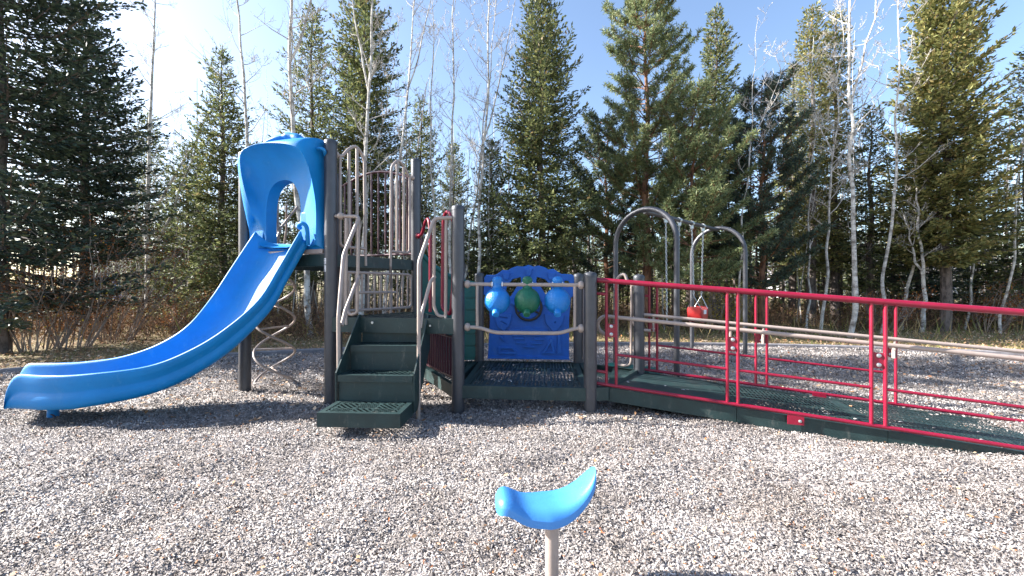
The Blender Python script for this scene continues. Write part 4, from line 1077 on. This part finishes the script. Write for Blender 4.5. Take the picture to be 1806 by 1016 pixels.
# hood and slide ----------------------------------------------------------
he = (A - L_).normalized(); ho = Vector((he.y, -he.x, 0)); HL = (A - L_).length
def HF(u, z, out=0): v = L_ + he * u + ho * out; return Vector((v.x, v.y, z))
def ray(px, py, out):
    k = (px - 903) / 700; o0 = L_ + ho * out
    # solve o0 + he*u on the ray x = k*y
    u = (k * o0.y - o0.x) / (he.x - k * he.y); v = o0 + he * u
    return Vector((v.x, v.y, 1.2 + (508 - py) / 700 * v.y)), u
def ringpts(pts, n):
    c = catmull(pts, 12); acc = [0]
    for a, b in zip(c, c[1:]): acc.append(acc[-1] + (b - a).length)
    out = []
    for k in range(n):
        s = acc[-1] * k / (n - 1); i = max(0, min(len(c) - 2, int(np.searchsorted(acc, s)) - 1)); t = (s - acc[i]) / max(1e-9, acc[i + 1] - acc[i]); out.append(c[i].lerp(c[i + 1], min(1, t)))
    return out
NH = 64
opn = ringpts([HF(.355, 1.60), HF(.355, 1.85), HF(.36, 2.10), HF(.405, 2.27), HF(.50, 2.365), HF(.64, 2.39), HF(.77, 2.35), HF(.855, 2.23), HF(.89, 2.07), HF(.89, 1.85), HF(.89, 1.62)], NH)
lip = ringpts([ray(449, 412, .012)[0], ray(449, 390, .02)[0], ray(444, 374, .10)[0], ray(434, 345, .17)[0], ray(425, 305, .21)[0], ray(424, 272, .25)[0], ray(440, 258, .29)[0], ray(470, 252, .31)[0], ray(505, 254, .30)[0], ray(528, 264, .27)[0],
               ray(543, 292, .22)[0], ray(552, 330, .16)[0], ray(557, 370, .10)[0], ray(556, 432, .05)[0]], NH)
brd = ringpts([HF(.085, 1.62), HF(.085, 1.9), HF(.085, 2.2), HF(.085, 2.50), HF(.11, 2.62), HF(.22, 2.665), HF(.42, 2.69), HF(.68, 2.71), HF(.95, 2.735), HF(1.21, 2.74), HF(1.24, 2.69), HF(1.235, 2.2), HF(1.235, 1.61)], NH)
rows = []
back = [p - ho * .13 for p in opn]
rows.append(back); 
for k in range(0, 15):
    t = k / 14; r = []
    for a, b in zip(opn, lip):
        # concave flare: first hugs the opening, then sweeps outward
        q = a.lerp(b, t); pl = (b - a); outc = pl.dot(ho); inpl = pl - ho * outc
        e = math.sin(t * math.pi / 2); f = 1 - math.cos(t * math.pi / 2)
        r.append(a + inpl * (e * .55 + t * .45) + ho * (outc * (f * .75 + t * .25)))
    rows.append(r)
for k in range(1, 11):
    t = k / 10; r = []
    for a, b in zip(lip, brd):
        pl = (b - a); outc = pl.dot(ho); inpl = pl - ho * outc
        e = math.sin(t * math.pi / 2); f = 1 - math.cos(t * math.pi / 2)
        r.append(a + inpl * e + ho * (outc * f) + (Vector((0, 0, .008 * math.sin(t * math.pi)))))
    rows.append(r)
rows.append([p - ho * .07 for p in brd])
rows.append([p - ho * .13 for p in opn])
o = MB(); o.grid(rows)
hood = o.build("slide_hood", M_blue, PS, ang=50)
# feet of the hood to close the open lower ends
o = MB()
o.beam(HF(1.06, 1.60, .0), HF(1.06, 1.72, .0), .16, .34)
hs = MB()
hs.tube(catmull([ray(458, 262, .20)[0], ray(474, 250, .18)[0], ray(494, 243, .15)[0], ray(512, 241, .12)[0], ray(528, 247, .10)[0], ray(540, 262, .08)[0]], 5), [.020] * 3 + [.026] * 5 + [.030] * 5 + [.042] * 5 + [.05] * 8, n=14)
hs.build("top_grip", M_blue, hood)
hs = MB(); hs.tube(catmull([ray(553, 268, .05)[0], ray(560, 262, .10)[0], ray(571, 264, .10)[0], ray(574, 275, .04)[0]], 6), .016, n=10); hs.build("side_grip", M_blue, hood)
# post wings of the hood (uprights either side of the way in)
for (u0, u1) in ((.905, 1.225), (.10, .31)):
    o = MB(); o.add(*plate([[(u0, 1.615), (u1, 1.615), (u1, 2.0), (u0, 2.0)]], .05, lambda u, v, n: HF(u, v, n - .035), .02))
    o.build("side_panel", M_blue, hood, ang=60)
o = MB()
o.tube(catmull([ray(529, 402, .09)[0], ray(527, 398, .14)[0], ray(533, 394, .15)[0], ray(541, 402, .12)[0], ray(543, 432, .07)[0]], 5), .022, n=10)
o.build("grip_boss", M_blue, hood)
for (u_, z_) in ((1.20, 2.45), (1.20, 1.75), (.12, 2.3), (.12, 1.75)):
    MB().lathe(HF(u_, z_, .005), [(.016, 0), (.015, .012), (.008, .018)], n=10, axis=ho).build("bolt", M_steel, hood)
# tan perforated sill below
o = MB(); o.beam(HF(.08, 1.585, .02), HF(1.24, 1.585, .02), .03, .045); o.build("sill", M_tan, PS, bevel=.006)

rim_pairs = [  # near rim (x, D, z), far rim
 ((-2.23, 4.18, 1.80), (-2.90, 4.48, 1.83)), ((-2.19, 4.05, 1.74), (-2.86, 4.38, 1.79)), ((-2.34, 3.97, 1.40), (-3.06, 4.30, 1.40)), ((-2.47, 3.85, 1.08), (-3.20, 4.20, 1.08)), ((-2.73, 3.74, .80), (-3.42, 4.17, .80)),
 ((-2.98, 3.64, .62), (-3.66, 4.10, .62)), ((-3.25, 3.54, .505), (-3.97, 4.04, .505)), ((-3.62, 3.42, .465), (-4.30, 4.00, .46)), ((-3.95, 3.40, .45), (-4.54, 3.98, .45)), ((-4.27, 3.45, .45), (-4.82, 3.98, .445))]
nr_ = catmull([a for a, b in rim_pairs], 6); fr_ = catmull([b for a, b in rim_pairs], 6)
NS = len(nr_); rows = []
cen = [(a + b) / 2 for a, b in zip(nr_, fr_)]
for i in range(NS):
    t = (cen[min(i + 1, NS - 1)] - cen[max(i - 1, 0)]).normalized(); w = (nr_[i] - fr_[i]); wl = w.length; w.normalize()
    up = w.cross(t).normalized()
    if up.z < 0: up = -up
    f = i / (NS - 1); dep = .185 + .125 * min(1, max(0, f - .25) * 1.7)
    # section from near outside round to far outside, (across from centre as share of half width, height below rim)
    hh = wl / 2
    end = 1.0
    sec = [(hh * .80, -dep * 1.02), (hh * .90, -dep * .97), (hh * .975, -dep * .84), (hh * .99, -dep * .60), (hh * .945, -dep * .54), (hh * .955, -dep * .47), (hh * 1.02, -dep * .30), (hh * 1.045, -.03), (hh * 1.035, -.008), (hh * 1.0, 0), (hh * .955, -.008), (hh * .93, -.04),
           (hh * .85, -dep * .60), (hh * .74, -dep * .82), (hh * .5, -dep * .92), (0, -dep * .94)]
    full = sec + [(-a, b) for a, b in reversed(sec[:-1])]
    rows.append([cen[i] + w * a + up * b for a, b in full])
# rounded mouth
t = (cen[-1] - cen[-3]).normalized(); last = rows[-1]; flo = min(p.z for p in last)
for e, k in [(.17 * math.sin(R(x_)), max(.04, math.cos(R(x_)))) for x_ in (12, 24, 36, 47, 57, 66, 74, 80, 85)]:
    r = []
    for p in last:
        q = p + t * e; q.z = flo + .0 + (p.z - flo) * k + .012 * (1 - k) * 0; r.append(q)
    rows.append(r)
o = MB(); o.grid(rows)
# closed underside
und = [[r[0], r[-1]] for r in rows]; o.grid(und)
sl_ = o.build("slide", M_blue, PS, ang=70); sl_["label"] = "bright blue open slide running down to the left"
fc = cen[-4]
o = MB(); o.lathe((-4.30, 3.72, -.05), [(.042, 0), (.038, .24)], n=16); o.build("foot", M_blue, sl_)

# ------------------------------------------------------------------ balance seat in front
BS = empty("balance_seat", (.16, 1.55, 0), "light blue saddle seat on a tan pole nearest the camera", "balance seat")
def saddle():
    rows = []; n = 40; m = 26; ctr = Vector((.137, 1.60, 0)); ang = R(7)
    U = Vector((math.cos(ang), math.sin(ang), 0)); Vv = Vector((-math.sin(ang), math.cos(ang), 0))
    topg = []; botg = []
    for i in range(n + 1):
        s = -1 + 2 * i / n; tr = []; br = []
        ss = math.sin(s * math.pi / 2)                         # denser towards the tips
        if ss < 0: half = .102 * max(0, 1 - abs(ss) ** 18) ** .5 * (1 - .30 * abs(ss))
        else: half = .102 * max(0, 1 - ss ** 14) ** .5 * (1 - .46 * ss ** 1.5)
        half = max(half, .0015)
        zc = .345 + (.122 * ss ** 2.4 if ss > 0 else .040 * math.exp(-((ss + .84) / .30) ** 2) - .012 * max(0, (-ss - .84) / .16) ** 1.6)
        xl = .205 * ss
        for j in range(m + 1):
            q = -1 + 2 * j / m; qq = math.sin(q * math.pi / 2)
            dome = .006 * (1 - qq * qq) - .030 * abs(qq) ** 6
            base = ctr + U * xl + Vv * (half * qq)
            tr.append(base + Vector((0, 0, zc + dome * (half / .10))))
            edge = (1 - abs(qq) ** 3) ; th = .028 + .012 * edge * (half / .10)
            br.append(base + Vector((0, 0, zc + dome * (half / .10) - th)))
        topg.append(tr); botg.append(br)
    o = MB(); ring = [t_ + b_[::-1] for t_, b_ in zip(topg, botg)]; o.grid(ring, closed_u=True); k = len(ring[0]); 
    o.f.append(tuple(range(k))); o.m.append(0); o.f.append(tuple(len(o.v) - 1 - i for i in range(k))); o.m.append(0)
    q = o.build("seat", M_lblue, BS, ang=80); return q
saddle()
o = MB(); o.lathe((.160, 1.59, -.1), [(.0275, 0), (.0275, .39)], n=24); o.lathe((.160, 1.59, .255), [(.0275, 0), (.036, .02), (.04, .035)], n=24); o.build("pole", M_tan, BS)

# ------------------------------------------------------------------ swings
swc = Vector((1.9, 5.7, 0)); sfc = Vector((3.88, 7.5, 0)); sd = (sfc - swc).normalized(); sp_ = Vector((sd.y, -sd.x, 0))
SW = empty("swing_frame", (2.9, 6.6, 0), "dark grey two arch swing frame standing behind the ramp", "swing frame")
def arch(c):
    o = MB(); w = .475; H = 2.33; pts = [c - sp_ * w + Vector((0, 0, -.1)), c - sp_ * w + Vector((0, 0, 1.2))]
    for k in range(17):
        a = math.pi - math.pi * k / 16; pts.append(c + sp_ * (w * math.cos(a)) + Vector((0, 0, H - w + w * math.sin(a))))
    pts += [c + sp_ * w + Vector((0, 0, 1.2)), c + sp_ * w + Vector((0, 0, -.1))]
    o.tube(pts, .038, n=16); q = o.build("arch", M_post, SW); return q
arch(swc); arch(sfc)
zb = 2.30
o = MB(); o.tube([swc + Vector((0, 0, zb)), sfc + Vector((0, 0, zb))], .034, n=14); o.build("top_beam", M_post, SW)
ts = (.24, .41, .585, .757)
for t in ts:
    p = swc.lerp(sfc, t); o = MB(); o.tube([p - sd * .03 + Vector((0, 0, zb)), p + sd * .03 + Vector((0, 0, zb))], .043, n=14); o.box((p.x, p.y, zb - .06), (.05, .03, .06)); o.build("chain_hanger", M_steel, SW)
def chain(p0, p1, parent):
    o = MB(); d = (p1 - p0); L = d.length; d.normalize(); u = d.orthogonal().normalized(); v = d.cross(u); n = int(L / .036)
    for k in range(n):
        c = p0 + d * (L * (k + .5) / n); s = u if k % 2 else v
        ring = [c + d * (.024 * math.cos(a)) + s * (.012 * math.sin(a)) for a in [2 * math.pi * j / 8 for j in range(8)]]
        o.tube(ring, .0056, n=4, closed=True)
    return o.build("chain", M_steel, parent, smooth=False)
def SP(t, z): p = swc.lerp(sfc, t); return Vector((p.x, p.y, z))
b1 = empty("belt_swing", SP(.325, .65), "empty black belt swing hanging nearer the ramp", "swing", "swings on the frame")
chain(SP(.24, zb - .08), SP(.255, .70), b1); chain(SP(.41, zb - .08), SP(.395, .70), b1)
o = MB(); rows = []
for k in range(13):
    f = k / 12; t = .255 + .14 * f; z = .70 - .10 * math.sin(math.pi * f) ** .8; p = SP(t, z); rows.append([p - sp_ * .07, p + sp_ * .07, p + sp_ * .07 - Vector((0, 0, .012)), p - sp_ * .07 - Vector((0, 0, .012))])
o.grid(rows, closed_u=True); o.build("seat", M_dark, b1)
b2 = empty("bucket_swing", SP(.67, .8), "red toddler bucket swing hanging at the far end of the frame", "swing", "swings on the frame")
c0 = SP(.672, 0)
chain(SP(.585, zb - .08), SP(.615, 1.06), b2); chain(SP(.757, zb - .08), SP(.73, 1.06), b2)
o = MB()
for t, s in ((.615, -1), (.73, 1)):
    for w in (-1, 1): o.tube([SP(t, 1.06), c0 + sd * (.13 * s) + sp_ * (.12 * w) + Vector((0, 0, .84))], .006, n=6)
o.build("hanger_straps", M_steel, b2)
o = MB(); hx, hy = .165, .15
def bk(a, b, z): return c0 + sd * a + sp_ * b + Vector((0, 0, z))
def ringb(hx, hy, z, n=28): return [bk(hx * math.copysign(abs(math.cos(a)) ** .28, math.cos(a)), hy * math.copysign(abs(math.sin(a)) ** .28, math.sin(a)), z + (.03 * math.cos(2 * a))) for a in [2 * math.pi * k / n for k in range(n)]]
o.grid([ringb(.09, .08, .63), ringb(.13, .12, .65), ringb(.14, .13, .70), ringb(.15, .135, .83), ringb(.146, .132, .85), ringb(.132, .12, .84), ringb(.125, .115, .72), ringb(.08, .07, .66)], closed_u=True)
o.box(bk(0, 0, .645), (.18, .17, .015), rz=math.atan2(sd.y, sd.x))
bs = o.build("seat", M_redseat, b2, ang=50)
o = MB(); o.box(bk(-.03, .139, .79), (.10, .006, .07), rz=math.atan2(sd.y, sd.x)); o.build("sticker", M_sticker, bs)
print("scene ready")
